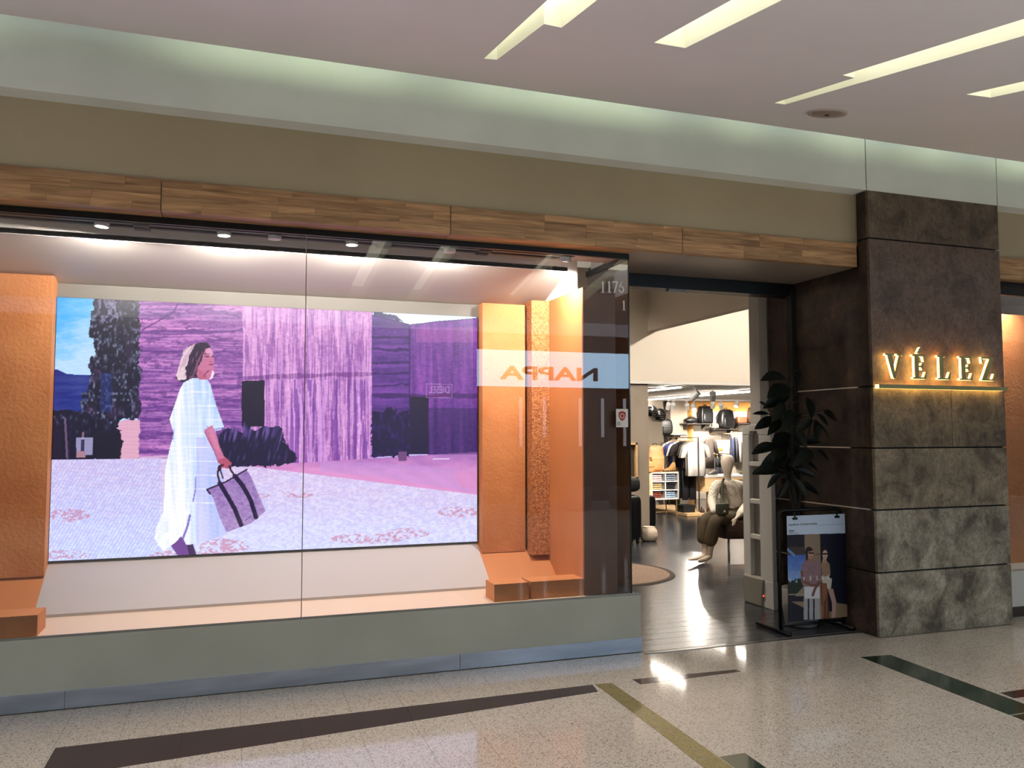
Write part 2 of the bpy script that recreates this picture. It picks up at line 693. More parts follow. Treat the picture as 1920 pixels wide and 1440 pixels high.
A0, A1, A2, A3 = on_ceil(907, 110), on_ceil(932, 112), on_ceil(1020, 45), on_ceil(1053, 52)
B0, B1 = on_ceil(1226, 80), on_ceil(1285, 90)
C0, C1, C2, C3 = on_ceil(1452, 193), on_ceil(1472, 196), on_ceil(1602, 146), on_ceil(1580, 141)
D0, D1 = on_ceil(1812, 177), on_ceil(1858, 183)
YE = 1.6
slots = [
    [A0, A1, A2, A3, along(A3, YE), along(A0, YE)],
    [B0, B1, along(B1, YE), along(B0, YE)],
    [C0, C1, along(C1, YE), along(C3, YE), C3, C2],
    [D0, D1, along(D1, YE), along(D0, YE)],
]
import bmesh
bm = bmesh.new()
edges = []
for loop in [[(-14, CE_Y), (18, CE_Y), (18, 1.4), (-14, 1.4)]] + slots:
    vs_ = [bm.verts.new((x, y, cz(y))) for x, y in loop]
    for i in range(len(vs_)):
        edges.append(bm.edges.new((vs_[i], vs_[(i + 1) % len(vs_)])))
bmesh.ops.triangle_fill(bm, use_beauty=True, use_dissolve=False, edges=edges, normal=(0, 0, -1))
me = bpy.data.meshes.new('ceiling')
bm.to_mesh(me)
bm.free()
ceiling = bpy.data.objects.new('ceiling', me)
COL.objects.link(ceiling)
me.materials.append(M_CEIL)
ceiling['kind'] = 'structure'
zf = cz(1.0)
MB().box(-14, 18, 0.8, 1.4, zf, zf + 0.3).build('ceiling_panel', M_CEIL, ceiling)
MB().hexa([(-14, CE_Y - 0.02, CE_Z - 0.004), (18, CE_Y - 0.02, CE_Z - 0.004), (18, CE_Y, CE_Z), (-14, CE_Y, CE_Z),
           (-14, CE_Y - 0.02, CE_Z + 0.05), (18, CE_Y - 0.02, CE_Z + 0.05), (18, CE_Y, CE_Z + 0.05), (-14, CE_Y, CE_Z + 0.05)]).build('ceiling_edge', M_CEIL, ceiling)
# light trough above each slot
M_SLOTW = mat('slot_lining', (236, 235, 220), 0.7)
M_SLOTL = emit('slot_tube_light', (255, 255, 236), 1.7)
ordn = ['leftmost', 'second from the left', 'third from the left', 'rightmost']
for k, sl in enumerate(slots):
    cx_, cyy = sl[0]
    t = thing('slot_light', (cx_, cyy, cz(cyy)), ['stepped ceiling slot light nearest the camera side, ' + ordn[0], 'plain wide ceiling slot light, second of four from the left',
               'stepped long ceiling slot light above the round ceiling speaker', 'short ceiling slot light at the right picture edge'][k], 'ceiling light', 'slot lights in the sloping ceiling')
    w = MB()
    n = len(sl)
    for i in range(n):
        a, b = sl[i], sl[(i + 1) % n]
        w.add([(a[0], a[1], cz(a[1])), (b[0], b[1], cz(b[1])), (b[0], b[1], cz(b[1]) + 0.13), (a[0], a[1], cz(a[1]) + 0.13)], [(0, 1, 2, 3)])
    w.build('lining', M_SLOTW, t)
    w = MB()
    w.add([(x, y, cz(y) + 0.13) for x, y in sl], [tuple(range(n))])
    w.build('diffuser', M_SLOTL, t)
# gallery body above the ceiling
struct('ceiling_gallery', MB().box(-14, 18, 0.8, 4.55, 4.05, 4.3), M_CEIL)

# fascia band, cove tubes, khaki wall
fas = struct('wall_fascia', MB().box(-14, 4.63, 4.98, 5.4, 3.437, 4.2), M_FASCIA)
MB().box(4.645, 5.995, 4.985, 5.4, 3.437, 4.2).build('fascia_panel', M_FASCIA, fas)
MB().box(6.0, 18, 4.98, 5.4, 3.437, 4.2).build('fascia_panel', M_FASCIA, fas)
MB().box(4.63, 4.645, 4.992, 5.3, 3.437, 4.2).build('fascia_joint', mat('fascia_gap', (120, 122, 120), 0.7), fas)
MB().box(-14, 18, 4.55, 5.0, 4.15, 4.25).build('cove_top', M_FASCIA, fas)
M_TUBE = emit('cove_tube_light', (242, 255, 212), 7.5)
tubes = [(-3.4, -1.3), (-0.45, 1.05), (1.3, 2.9), (3.25, 3.75), (4.1, 4.75), (5.0, 5.6), (5.9, 8.0)]
for k, (a, b) in enumerate(tubes):
    t = thing('cove_tube', (a, 4.645, 3.72), 'fluorescent tube hidden in the cove behind the ceiling edge, number %s from the left' % ['one', 'two', 'three', 'four', 'five', 'six', 'seven'][k], 'tube light', 'cove tubes above the fascia')
    MB().tube([(a + 0.05, 4.645, 3.772), (b - 0.05, 4.645, 3.772)], 0.014, 10).build('tube', M_TUBE, t, smooth=True)
    MB().box(a, b, 4.62, 4.67, 3.71, 3.755).build('batten', M_WHITE, t)
struct('wall_khaki', MB().box(-14, 4.66, 5.12, 5.32, 3.03, 3.5), M_KHAKI)
struct('wall_khaki_far', MB().box(5.98, 18, 5.12, 5.32, 3.03, 3.5), M_KHAKI)

# ---- laminated oak beam, board by board
BY0, BY1, BZ0, BZ1 = 5.095, 5.16, 2.852, 3.04
nrow = 4
rh = (BZ1 - BZ0) / nrow
lens = [0.22, 0.31, 0.40, 0.52, 0.66]
board_me = {}
for L_ in lens + [0.1]:
    b = MB().box(0.0006, L_ - 0.0006, 0, 0.03, 0.0005, rh - 0.0005)
    board_me[L_] = b.mesh('board')
    board_me[L_].materials.append(M_WOODS)


def beam_panel(name, x0, x1):
    core = struct(name, MB().box(x0 + 0.002, x1 - 0.002, BY0 + 0.012, BY1 + 0.1, BZ0 + 0.002, BZ1 - 0.001), M_WOODS, org=(x0, BY0, BZ0))
    rs = random.Random(int(abs(x0) * 100))
    for r in range(nrow):
        x = x0 + 0.002
        while x < x1 - 0.003:
            L_ = rs.choice(lens)
            rest = x1 - 0.002 - x
            if rest - L_ < 0.1:
                me = MB().box(0.0006, rest - 0.0006, 0, 0.03, 0.0005, rh - 0.0005).mesh('board')
                me.materials.append(M_WOODS)
                L_ = rest
            else:
                me = board_me[L_]
            dy = rs.choice([0, 0.0006, 0.0012])
            inst('board', me, None, core, (x - x0, dy, r * rh))
            x += L_
    return core


for k, (a, b) in enumerate([(-3.9, -2.16), (-2.16, -0.424), (-0.424, 1.327), (1.327, 3.063), (3.063, 4.632)]):
    beam_panel('trim_%d' % (k + 1), a, b)
beam_panel('trim_6', 6.0, 7.7)
M_SOFFIT = mat('soffit_paint', (150, 138, 128), 0.3, c2=(140, 128, 118), scale=2)
struct('ceiling_entrance', MB().box(2.70, 4.645, 5.165, 5.9, 2.853, 2.95), M_SOFFIT)
hd = struct('trim_7', MB().box(2.735, 4.645, 5.88, 6.02, 2.745, 2.90), M_BLACK)
MB().box(3.40, 3.56, 5.885, 5.93, 2.725, 2.745).build('latch_plate', mat('grey_metal', (120, 118, 116), 0.4, 0.7), hd)
MB().box(4.60, 4.645, 5.86, 5.93, 0.0, 2.80).build('shutter_rail', M_BLACKM, hd)

# ---- plinth with steel kick plates
pl = struct('wall_plinth', MB().box(-6, 2.765, 5.23, 6.6, 0.0, 0.40), M_PLINTH, bevel=0.004)
for a, b in [(-3.2, -0.87), (-0.866, 1.431), (1.435, 2.768)]:
    MB().box(a, b, 5.224, 5.24, 0.004, 0.104).build('kick_plate', M_STEEL, pl, bevel=0.001)
MB().box(2.762, 2.769, 5.228, 6.3, 0.004, 0.104).build('kick_plate', M_STEEL, pl)
MB().box(-6, 2.755, 5.245, 5.25, 0.40, 0.412).build('glazing_bead', mat('bead_metal', (150, 146, 140), 0.35, 0.6), pl)
struct('trim_8', MB().box(2.77, 4.66, 5.165, 5.205, -0.01, 0.004), mat('threshold_metal', (120, 118, 114), 0.3, 0.9))

# ---- shop window: glass panes, black head frame
M_GLASS = glass('window_glass', (0.97, 0.98, 0.97), 1.65)
M_GEDGE = mat('glass_edge', (20, 34, 32), 0.15)
GX = 2.712
w1 = struct('window_1', MB().box(-3.9, GX, GY - 0.012, GY + 0.012, 2.815, 2.86), M_BLACK)
for a, b in [(-3.9, -1.74), (-1.736, 0.421), (0.425, GX - 0.003)]:
    MB().add([(a, GY, 0.405), (b, GY, 0.405), (b, GY, 2.83), (a, GY, 2.83)], [(0, 1, 2, 3)]).build('pane', M_GLASS, w1)
MB().box(0.4205, 0.4255, GY - 0.004, GY + 0.004, 0.405, 2.815).build('pane_joint', mat('silicone_joint', (120, 112, 108), 0.3), w1)
MB().box(GX - 0.004, GX + 0.004, GY - 0.004, GY + 0.004, 0.405, 2.83).build('corner_joint', M_GEDGE, w1)
MB().add([(GX, GY + 0.004, 0.405), (GX, 6.0, 0.405), (GX, 6.0, 2.83), (GX, GY + 0.004, 2.83)], [(0, 1, 2, 3)]).build('pane', M_GLASS, w1)
MB().box(GX - 0.012, GX + 0.012, GY + 0.01, 6.0, 2.815, 2.86).build('head_frame', M_BLACK, w1)
MB().box(GX - 0.008, GX + 0.008, GY + 0.01, 6.0, 0.40, 0.408).build('base_channel', M_STEEL, w1)

# ---- display box behind the glass: splayed top and bottom, back wall, end wall
YB = 6.2
M_DISP = mat('display_white', (214, 208, 204), 0.5)
dw = struct('wall_display', MB().box(-3.9, 2.66, YB, YB + 0.1, 0.30, 3.1), M_DISP)
MB().box(-3.9, 2.70, 5.285, 5.6, 2.852, 2.95).build('top_panel', M_DISP, dw)
MB().box(-3.9, 2.37, 5.6, 5.66, 2.768, 2.86).build('drop_panel', M_DISP, dw)
MB().hexa([(-3.9, 5.6, 2.765), (2.37, 5.6, 2.765), (2.37, YB, 2.575), (-3.9, YB, 2.575), (-3.9, 5.6, 2.80), (2.37, 5.6, 2.80), (2.37, YB, 2.62), (-3.9, YB, 2.62)]).build('upper_splay', M_DISP, dw)


def lower_splay(x0, x1, material):
    MB().hexa([(x0, 5.80, 0.403), (x1, 5.80, 0.403), (x1, YB, 0.41), (x0, YB, 0.41), (x0, 5.80, 0.42), (x1, 5.80, 0.42), (x1, YB, 0.695), (x0, YB, 0.695)]).build('lower_splay', material, dw)


lower_splay(-1.15, 1.83, mat('display_grey', (188, 180, 180), 0.5))
lower_splay(-3.9, -1.15, M_ORANGES)
lower_splay(1.83, 2.37, M_ORANGES)
MB().box(-3.9, 2.37, 5.285, YB, 0.385, 0.402).build('display_floor', M_PEACH, dw)
MB().box(-3.9, -1.15, 6.06, YB, 0.62, 2.60).build('relief_panel', M_ORANGE, dw)
MB().box(-1.15, 1.845, YB - 0.012, YB, 2.478, 2.574).build('wall_band', mat('wall_band_grey', (124, 121, 117), 0.6), dw)  # thin grey strip on the back wall above the screen
MB().box(1.845, 2.20, 6.08, YB, 0.62, 2.575).build('relief_panel', M_ORANGE, dw)
MB().box(2.22, 2.37, 5.98, YB, 0.60, 2.60).build('relief_panel', M_ORANGER, dw)
MB().box(2.37, 2.63, 5.34, 6.2, 0.402, 2.60).build('end_pier', M_ORANGES, dw)
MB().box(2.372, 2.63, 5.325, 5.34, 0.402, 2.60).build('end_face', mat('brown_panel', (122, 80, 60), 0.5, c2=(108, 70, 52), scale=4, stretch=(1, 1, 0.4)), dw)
MB().box(2.37, 2.45, 5.60, 6.2, 2.60, 2.86).build('end_panel', M_DISP, dw)
MB().box(-2.2, -1.03, 5.30, 5.52, 0.402, 0.52).build('footing', M_ORANGE, dw)
MB().box(1.70, 1.95, 5.32, 5.52, 0.402, 0.52).build('footing', M_ORANGE, dw)
MB().box(1.97, 2.37, 5.33, 5.52, 0.402, 0.52).build('footing', M_ORANGE, dw)

# ---- clad column
CX0, CX1, CY0 = 4.645, 5.995, 4.98
M_CON = [concrete('slab_lower', (82, 76, 63), (138, 130, 111), (172, 165, 146)),
         concrete('slab_lower_b', (86, 80, 67), (144, 136, 117), (176, 169, 150)),
         concrete('slab_mid', (88, 77, 61), (134, 121, 98), (162, 147, 123)),
         concrete('slab_mid_b', (76, 65, 50), (114, 100, 77), (140, 124, 96)),
         concrete('slab_brown', (84, 68, 59), (108, 90, 79), (118, 100, 89), 0.5),
         concrete('slab_top', (66, 55, 46), (98, 85, 71), (118, 104, 88))]
M_CON_SHADE = concrete('slab_side_shaded', (36, 27, 22), (60, 46, 37), (82, 64, 51))  # shade on the column's sides is put into these darker slab colours
colm = struct('column', MB().box(CX0 + 0.02, CX1 - 0.02, CY0 + 0.02, 6.28, 0, 3.45), M_BLACKM)
zs = [0.004, 0.478, 0.952, 1.424, 1.90, 3.055, 3.436]
gap = 0.012
for k in range(6):
    z0, z1 = zs[k] + (gap if k else 0), zs[k + 1]
    q = [(CX0, CY0), (CX1, CY0), (CX1, CY0 + 0.03), (CX0, CY0 + 0.03)]
    if k == 3:   # this course is two slabs
        MB().box(CX0, 5.42, CY0, CY0 + 0.03, z0, z1).build('slab', M_CON[3], colm, bevel=0.003)
        MB().box(5.424, CX1, CY0, CY0 + 0.03, z0, z1).build('slab', M_CON[3], colm, bevel=0.003)
    else:
        MB().box(CX0, CX1, CY0, CY0 + 0.03, z0, z1).build('slab', M_CON[k], colm, bevel=0.003)
    y0_ = CY0 + 0.032
    MB().box(CX0, CX0 + 0.03, y0_, 5.10, z0, z1).build('side_slab', M_CON_SHADE, colm, bevel=0.003)
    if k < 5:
        MB().box(CX0, CX0 + 0.03, 5.103, 5.86, z0, min(z1, 2.85)).build('side_slab', M_CON_SHADE, colm, bevel=0.003)
        MB().box(CX0, CX0 + 0.03, 5.93, 6.26, z0, min(z1, 2.85)).build('side_slab', M_CON_SHADE, colm, bevel=0.003)
    MB().box(CX1 - 0.03, CX1, y0_, 5.4, z0, z1).build('side_slab', M_CON_SHADE, colm, bevel=0.003)
M_CHAN = mat('channel_metal', (222, 214, 202), 0.35, 0.35)
for k, (ya, yb) in zip((4, 3, 2, 1), ((5.15, 6.25), (5.25, 5.95), (5.05, 6.25), (5.9, 6.25))):
    z = zs[k] + gap / 2
    MB().box(CX0 + 0.002, CX0 + 0.02, ya, yb, z - 0.005, z + 0.005).build('channel', M_CHAN, colm)
struct('trim_9', MB().box(4.555, 4.642, 6.27, 6.42, 0, 3.9), mat('jamb_paint', (176, 170, 162), 0.5))

# ---- next shop beyond the column
struct('wall_plinth_far', MB().box(5.98, 12, 5.15, 5.8, 0.09, 0.385), mat('far_plinth_paint', (186, 186, 176), 0.5))
struct('baseboard_far', MB().box(5.98, 12, 5.17, 5.8, 0.0, 0.09), mat('far_kick', (70, 64, 58), 0.4, 0.5))
w2 = struct('window_2', MB().box(5.99, 8.5, 5.2, 5.24, 2.74, 2.86), M_BLACK)
MB().add([(6.0, 5.22, 0.385), (8.5, 5.22, 0.385), (8.5, 5.22, 2.74), (6.0, 5.22, 2.74)], [(0, 1, 2, 3)]).build('pane', M_GLASS, w2)
dw2 = struct('wall_display_far', MB().box(5.99, 8.5, 6.2, 6.26, 0.3, 2.9), M_DISP)
MB().box(6.02, 7.0, 5.46, 5.6, 0.385, 2.62).build('relief_panel', M_ORANGE, dw2)
MB().box(7.1, 7.8, 5.55, 5.7, 0.385, 2.62).build('relief_panel', M_ORANGES, dw2)
MB().box(5.99, 8.5, 5.25, 6.2, 2.86, 2.95).build('top_panel', M_DISP, dw2)

# ---- shop shell
M_SHOPW = mat('shop_wall_paint', (228, 216, 200), 0.65)
M_SHOPC = mat('shop_ceiling_paint', (232, 226, 218), 0.65)
M_TAUPE = mat('taupe_paint', (150, 136, 122), 0.6, c2=(142, 128, 114), scale=3)
sf = struct('floor_shop', MB().box(2.0, 13, 5.2, 17.0, -0.12, -0.003), woodmat('dark_plank_far', (30, 32, 35), (46, 48, 52), 'x', 2.2, 0.2, 0.0))
pw = 0.142
plank_me = {L_: MB().box(0.001, L_ - 0.001, 0.0022, pw - 0.0022, -0.015, 0).mesh('plank') for L_ in (1.22, 0.6)}
for me in plank_me.values():
    me.materials.append(M_DARKPLANK)
npl = 0
for r in range(36):
    y = 5.228 + r * pw
    x = 2.775 + (-0.61 if r % 3 == 1 else -0.3 if r % 3 == 2 else 0)
    xe = 4.64 if y < 6.2 else 4.7 + (y - 6.2) * 0.72 + 0.6
    xs = 2.7 if y < 6.4 else (y - 6.2) * 0.52 + 2.4
    while x < xe:
        L_ = 1.22
        if x + L_ > xs:
            me = plank_me[1.22]
            xl = x
            if x < 2.775 and y < 6.6:
                xl = 2.775
            if y < 6.2 and x + L_ > 4.66:
                me2 = MB().box(0.001, 4.66 - xl - 0.001, 0.0022, pw - 0.0022, -0.015, 0).mesh('plank')
                me2.materials.append(M_DARKPLANK)
                me = me2
            elif xl > x:
                me2 = MB().box(0.001, x + L_ - xl - 0.001, 0.0022, pw - 0.0022, -0.015, 0).mesh('plank')
                me2.materials.append(M_DARKPLANK)
                me = me2
            inst('plank', me, None, sf, (xl, y, 0))
            npl += 1
        x += L_
struct('wall_left', MB().box(1.9, 2.0, 6.3, 17.0, 0, 4.0), M_SHOPW)
struct('wall_right', MB().box(12.9, 13.0, 6.3, 17.0, 0, 4.0), M_SHOPW)
struct('wall_back', MB().box(2.0, 13, 16.75, 16.9, 0, 2.5), M_SHOPW)
struct('wall_front', MB().box(4.70, 13, 6.28, 6.40, 0, 4.0), M_SHOPW)
struct('wall_over_door', MB().box(2.0, 4.72, 6.02, 6.12, 2.90, 4.0), M_SHOPW)
struct('wall_mezzanine', MB().box(2.0, 13, 10.9, 11.0, 2.33, 4.0), M_SHOPW)
struct('ceiling_high', MB().box(2.0, 13, 6.0, 11.0, 3.95, 4.05), M_SHOPC)
struct('ceiling_low', MB().box(2.0, 13, 10.905, 16.8, 2.29, 2.40), M_SHOPC)
struct('ceiling_bulkhead', MB().box(5.93, 6.07, 6.5, 10.9, 3.09, 3.95), M_SHOPW)
struct('wall_partition', MB().box(4.4, 5.95, 10.95, 11.25, 0, 2.289), M_TAUPE)
# ================================================================ LED SCREEN (flat picture, painted point by point on its face)
def value_noise(a, b, seed):
    """smooth noise at float coordinates a, b"""
    rs = np.random.RandomState(seed)
    tab = rs.rand(64, 64)
    ia, ib = np.floor(a).astype(int), np.floor(b).astype(int)
    fa, fb = a - ia, b - ib
    fa, fb = fa * fa * (3 - 2 * fa), fb * fb * (3 - 2 * fb)
    g = lambda i, j: tab[i % 64, j % 64]
    return (g(ia, ib) * (1 - fa) + g(ia + 1, ib) * fa) * (1 - fb) + (g(ia, ib + 1) * (1 - fa) + g(ia + 1, ib + 1) * fa) * fb


def fbm(x, y, sx, sy, seed, octaves=4):
    v, amp, tot = 0, 1.0, 0
    for k in range(octaves):
        v = v + amp * value_noise(x / sx * 2 ** k, y / sy * 2 ** k, seed + k)
        tot += amp
        amp *= 0.55
    return v / tot


class Painter:
    """colours (sRGB bytes) at picture coordinates x, y"""
    def __init__(s, x, y, base):
        s.x, s.y = x, y
        s.c = np.zeros(x.shape + (3,)) + np.array(base, float)

    def inside(s, poly, jitter=0.0, seed=3, jscale=6.0):
        x, y = s.x, s.y
        if jitter:
            x = x + (fbm(s.x, s.y, jscale, jscale, seed) - 0.5) * jitter * 2
            y = y + (fbm(s.x, s.y, jscale, jscale, seed + 11) - 0.5) * jitter * 2
        r = np.zeros(x.shape, bool)
        n = len(poly)
        for i in range(n):
            x1, y1 = poly[i]
            x2, y2 = poly[(i + 1) % n]
            if y1 == y2:
                continue
            cnd = ((y1 > y) != (y2 > y)) & (x < (x2 - x1) * (y - y1) / (y2 - y1) + x1)
            r ^= cnd
        return r

    def put(s, mask, col, a=1.0):
        col = np.array(col, float) if not isinstance(col, np.ndarray) else col
        if col.ndim == 3:
            s.c[mask] = s.c[mask] * (1 - a) + col[mask] * a
        else:
            s.c[mask] = s.c[mask] * (1 - a) + col * a

    def poly(s, pts, col, a=1.0, **k):
        m_ = s.inside(pts, **k)
        s.put(m_, col, a)
        return m_

    def line(s, p, q, w, col, a=1.0):
        p, q = np.array(p, float), np.array(q, float)
        d = q - p
        L2 = (d ** 2).sum()
        t = np.clip(((s.x - p[0]) * d[0] + (s.y - p[1]) * d[1]) / L2, 0, 1)
        ds = np.hypot(s.x - p[0] - t * d[0], s.y - p[1] - t * d[1])
        s.put(ds < w / 2, col, a)

    def path(s, pts, w, col, a=1.0):
        for i in range(len(pts) - 1):
            s.line(pts[i], pts[i + 1], w, col, a)

    def ell(s, c, r, col, a=1.0):
        s.put(((s.x - c[0]) / r[0]) ** 2 + ((s.y - c[1]) / r[1]) ** 2 < 1, col, a)

    def blend2(s, mask, c0, c1, t):
        c0, c1 = np.array(c0, float), np.array(c1, float)
        t = np.clip(t, 0, 1)[..., None]
        s.put(mask, c0 * (1 - t) + c1 * t)

    def linear(s):
        c = np.clip(s.c, 0, 255) / 255
        return np.where(c <= 0.04045, c / 12.92, ((c + 0.055) / 1.055) ** 2.4)


def picture_grid(name, origin, ux, uz, nx, nz, material, parent, paint):
    """flat face as a fine grid with a colour at each point; paint(x, y) gets picture coordinates"""
    U, W = np.meshgrid(np.linspace(0, 1, nx + 1), np.linspace(0, 1, nz + 1))
    ux, uz, o3 = np.array(ux, float), np.array(uz, float), np.array(origin, float)
    P = o3 + U[..., None] * ux + W[..., None] * uz
    v = P - np.array(EYE)
    zz = v @ np.array(FW)
    px = 960 + FPX * (v @ np.array(RT)) / zz
    py = 720 - FPX * (v @ np.array(UP)) / zz
    col = paint(px, py)
    rt_ = parent
    while rt_.parent:
        rt_ = rt_.parent
    P = P - np.array(rt_.location)
    nv = (nx + 1) * (nz + 1)
    i, j = np.meshgrid(np.arange(nx), np.arange(nz))
    a = (j * (nx + 1) + i).ravel()
    q = np.stack([a, a + 1, a + nx + 2, a + nx + 1], 1).astype(np.int32)
    me = bpy.data.meshes.new(name)
    me.vertices.add(nv)
    me.vertices.foreach_set('co', P.reshape(-1).astype(np.float32))
    me.loops.add(q.size)
    me.loops.foreach_set('vertex_index', q.ravel())
    me.polygons.add(len(q))
    me.polygons.foreach_set('loop_start', np.arange(0, q.size, 4, dtype=np.int32))
    at_ = me.attributes.new('picture', 'FLOAT_COLOR', 'POINT')
    rgba = np.ones((nv, 4), np.float32)
    rgba[:, :3] = col.reshape(-1, 3)
    at_.data.foreach_set('color', rgba.ravel())
    me.update()
    me.validate()
    me.materials.append(material)
    o = bpy.data.objects.new(name, me)
    COL.objects.link(o)
    o.parent = parent
    return o


def paint_screen(x, y):
    p = Painter(x, y, (205, 190, 232))
    n1 = fbm(x, y, 26, 10, 1)
    n2 = fbm(x, y, 5, 3, 9, 3)
    nh = fbm(x, y, 90, 7, 21)
    nv_ = fbm(x, y, 8, 120, 31)
    nf = fbm(x, y, 4, 4, 41, 2)
    # sky at left
    t = (y - 560) / 140
    p.blend2(x < 300, (70, 178, 255), (196, 226, 255), t + (x - 110) / 150 + (n1 - 0.5) * 0.7)
    # hills
    p.blend2(p.inside([(90, 690), (108, 693), (126, 701), (150, 703), (185, 704), (185, 800), (90, 800)]), (24, 46, 132), (70, 84, 150), fbm(x, y, 30, 6, 5) * 1.8 - 0.6)
    # first wall, board-marked along the courses
    w1_ = p.inside([(260, 540), (456, 540), (456, 872), (258, 872)])
    p.blend2(w1_, (104, 62, 140), (232, 160, 214), nh * 0.9 + n2 * 0.55 - 0.12 - np.clip((y - 640) / 500, 0, 0.25))
    for yy, ss in ((622, -2), (660, 3), (700, 4), (722, 5), (748, 3), (790, 2), (820, 1)):
        k = w1_ & (np.abs(y - yy - (x - 360) * ss / 100 - (n1 - 0.5) * 6) < 1.5 + 3 * (nh > 0.55))
        p.put(k, (88, 48, 128), 0.6)
    nb = fbm(x - y * 3, y, 60, 2.6, 203, 2)
    p.put(w1_ & (nb > 0.60), (240, 178, 226), 0.35)
    p.put(w1_ & (nb < 0.38), (110, 62, 140), 0.35)
    p.put(w1_ & (fbm(x, y, 14, 5, 207, 3) > 0.66), (92, 52, 122), 0.5)
    p.path([(268, 618), (300, 600), (326, 585), (333, 570)], 2.5, (92, 46, 120), 0.8)
    # second wall, vertical streaks, lighter
    w2_ = p.inside([(455, 540), (698, 560), (698, 862), (455, 876)])
    p.blend2(w2_, (120, 66, 150), (240, 182, 226), nv_ * 0.95 + n2 * 0.5 - 0.1 + np.clip((660 - y) / 300, 0, 0.2))
    p.put(w2_ & (np.abs(y - 708 + (x - 470) * 0.03 - (n1 - 0.5) * 7) < 3.5), (112, 56, 130), 0.65)
    ns = fbm(x, y - x * 0.02, 2.6, 46, 205, 2)
    p.put(w2_ & (ns > 0.62), (246, 204, 236), 0.4)
    p.put(w2_ & (ns < 0.38), (124, 66, 146), 0.4)
    low = w2_ & (y > 712)
    p.put(low & (fbm(x, y, 7, 200, 77) > 0.57), (222, 170, 226), 0.7)
    p.put(low & (fbm(x, y, 6, 160, 78) < 0.40), (110, 58, 150), 0.6)
    # third and fourth wall, in shade
    w3_ = p.inside([(697, 540), (768, 540), (768, 852), (697, 858)])
    p.blend2(w3_, (58, 26, 104), (150, 92, 182), nh * 0.9 + n2 * 0.4 - 0.12)
    for yy in (632, 655, 680, 700, 722):
        p.put(w3_ & (np.abs(y - yy - (n1 - 0.5) * 8) < 2), (52, 24, 92), 0.7)
    w4_ = p.inside([(768, 540), (900, 540), (900, 852), (768, 852)])
    p.blend2(w4_, (72, 32, 112), (168, 98, 190), nv_ * 0.85 + n2 * 0.5 - 0.13 + np.clip((640 - y) / 240, 0, 0.16) - np.clip((y - 740) / 300, 0, 0.25))
    p.put(w4_ & (x > 780) & (np.abs(y - 628) < 14), (206, 120, 186), 0.35)
    p.put((w4_ | w3_) & (np.abs(y - 742 - (n1 - 0.5) * 8) < 4), (58, 24, 92), 0.6)
    p.put(np.abs(x - 768) < 1.6, (56, 26, 96), 0.0)
    p.line((768, 612), (768, 760), 3, (54, 26, 96), 0.7)
    # sky above the low walls
    p.poly([(699, 560), (699, 590), (735, 597), (768, 609), (820, 602), (893, 597), (900, 560)], (236, 246, 255))
    p.poly([(699, 560), (700, 592), (730, 597), (758, 604), (740, 590), (722, 588), (712, 582)], (40, 44, 96), 0.9, jitter=3)
    p.line((699, 592), (768, 609), 2.0, (60, 30, 110))
    p.line((768, 609), (893, 597), 1.8, (90, 50, 130))
    # ivy column
    iv = p.inside([(172, 540), (262, 540), (262, 700), (265, 770), (250, 790), (230, 785), (218, 800), (190, 800), (150, 790), (158, 740), (172, 705), (166, 690), (178, 655), (166, 615), (176, 590)], jitter=9, jscale=9)
    leaf = fbm(x, y, 4, 6, 55, 2)
    p.blend2(iv, (14, 14, 48), (128, 134, 150), (leaf - 0.5) * 3.0)
    p.put(iv & (fbm(x, y, 22, 22, 66, 2) > 0.66), (84, 58, 92), 0.4)
    p.put(iv & (x > 185) & (x < 222) & (y < 605) & (leaf > 0.45), (170, 160, 186), 0.6)
    p.poly([(188, 700), (210, 700), (210, 772), (188, 772)], (36, 70, 150), 0.45)
    # foot of the ivy wall, fence and garden
    p.poly([(222, 790), (262, 786), (260, 862), (222, 862)], (226, 178, 196), jitter=4)
    gd = p.inside([(90, 772), (125, 768), (160, 775), (200, 788), (226, 806), (230, 830), (226, 860), (90, 866)], jitter=6)
    p.blend2(gd, (12, 12, 46), (92, 96, 118), (fbm(x, y, 6, 9, 91, 3) - 0.55) * 3 - np.clip((y - 800) / 60, 0, 1))
    for xx in (104, 112, 124, 130, 142, 156):
        p.line((xx, 792), (xx - 1, 858), 4, (22, 20, 60))
    p.line((122, 785), (126, 858), 4, (112, 92, 118))
    p.line((156, 812), (153, 852), 4, (140, 110, 130))
    p.poly([(143, 820), (174, 820), (174, 853), (143, 853)], (196, 190, 220), 0.8)
    p.poly([(152, 824), (158, 824), (158, 848), (152, 848)], (60, 56, 96))
    p.poly([(143, 846), (160, 846), (160, 858), (143, 858)], (178, 138, 150))
    # ground
    gr = y > np.where(x < 262, 862 - (x - 98) * 0.01, np.where(x < 560, 858 + (x - 262) * 0.035, 868 - (x - 560) * 0.062))
    p.put(gr, (206, 196, 238))
    tt = (y - 880) / 150
    p.blend2(gr, (224, 204, 230), (220, 226, 255), tt + (n1 - 0.5) * 0.6)
    ng = fbm(x, y, 5, 2.5, 43, 2)
    p.put(gr & (ng > 0.58), (196, 190, 236), 0.35)
    p.put(gr & (ng < 0.40), (240, 240, 255), 0.4)
    sh = gr & (y < 884 + (x - 545) * 0.125) & (x > 440)
    p.blend2(sh, (176, 122, 186), (226, 160, 206), (y - 850) / 40 + (n1 - 0.5))
    p.poly([(600, 884), (700, 893), (893, 925), (893, 880), (700, 868), (600, 866)], (196, 160, 218), 0.4)
    p.poly([(850, 880), (893, 884), (893, 922), (866, 914)], (226, 150, 190), 0.5, jitter=6)
    p.put(gr & (x < 300) & (np.sin(x * 0.9 + y * 0.55) > 0.35), (150, 186, 255), 0.38)
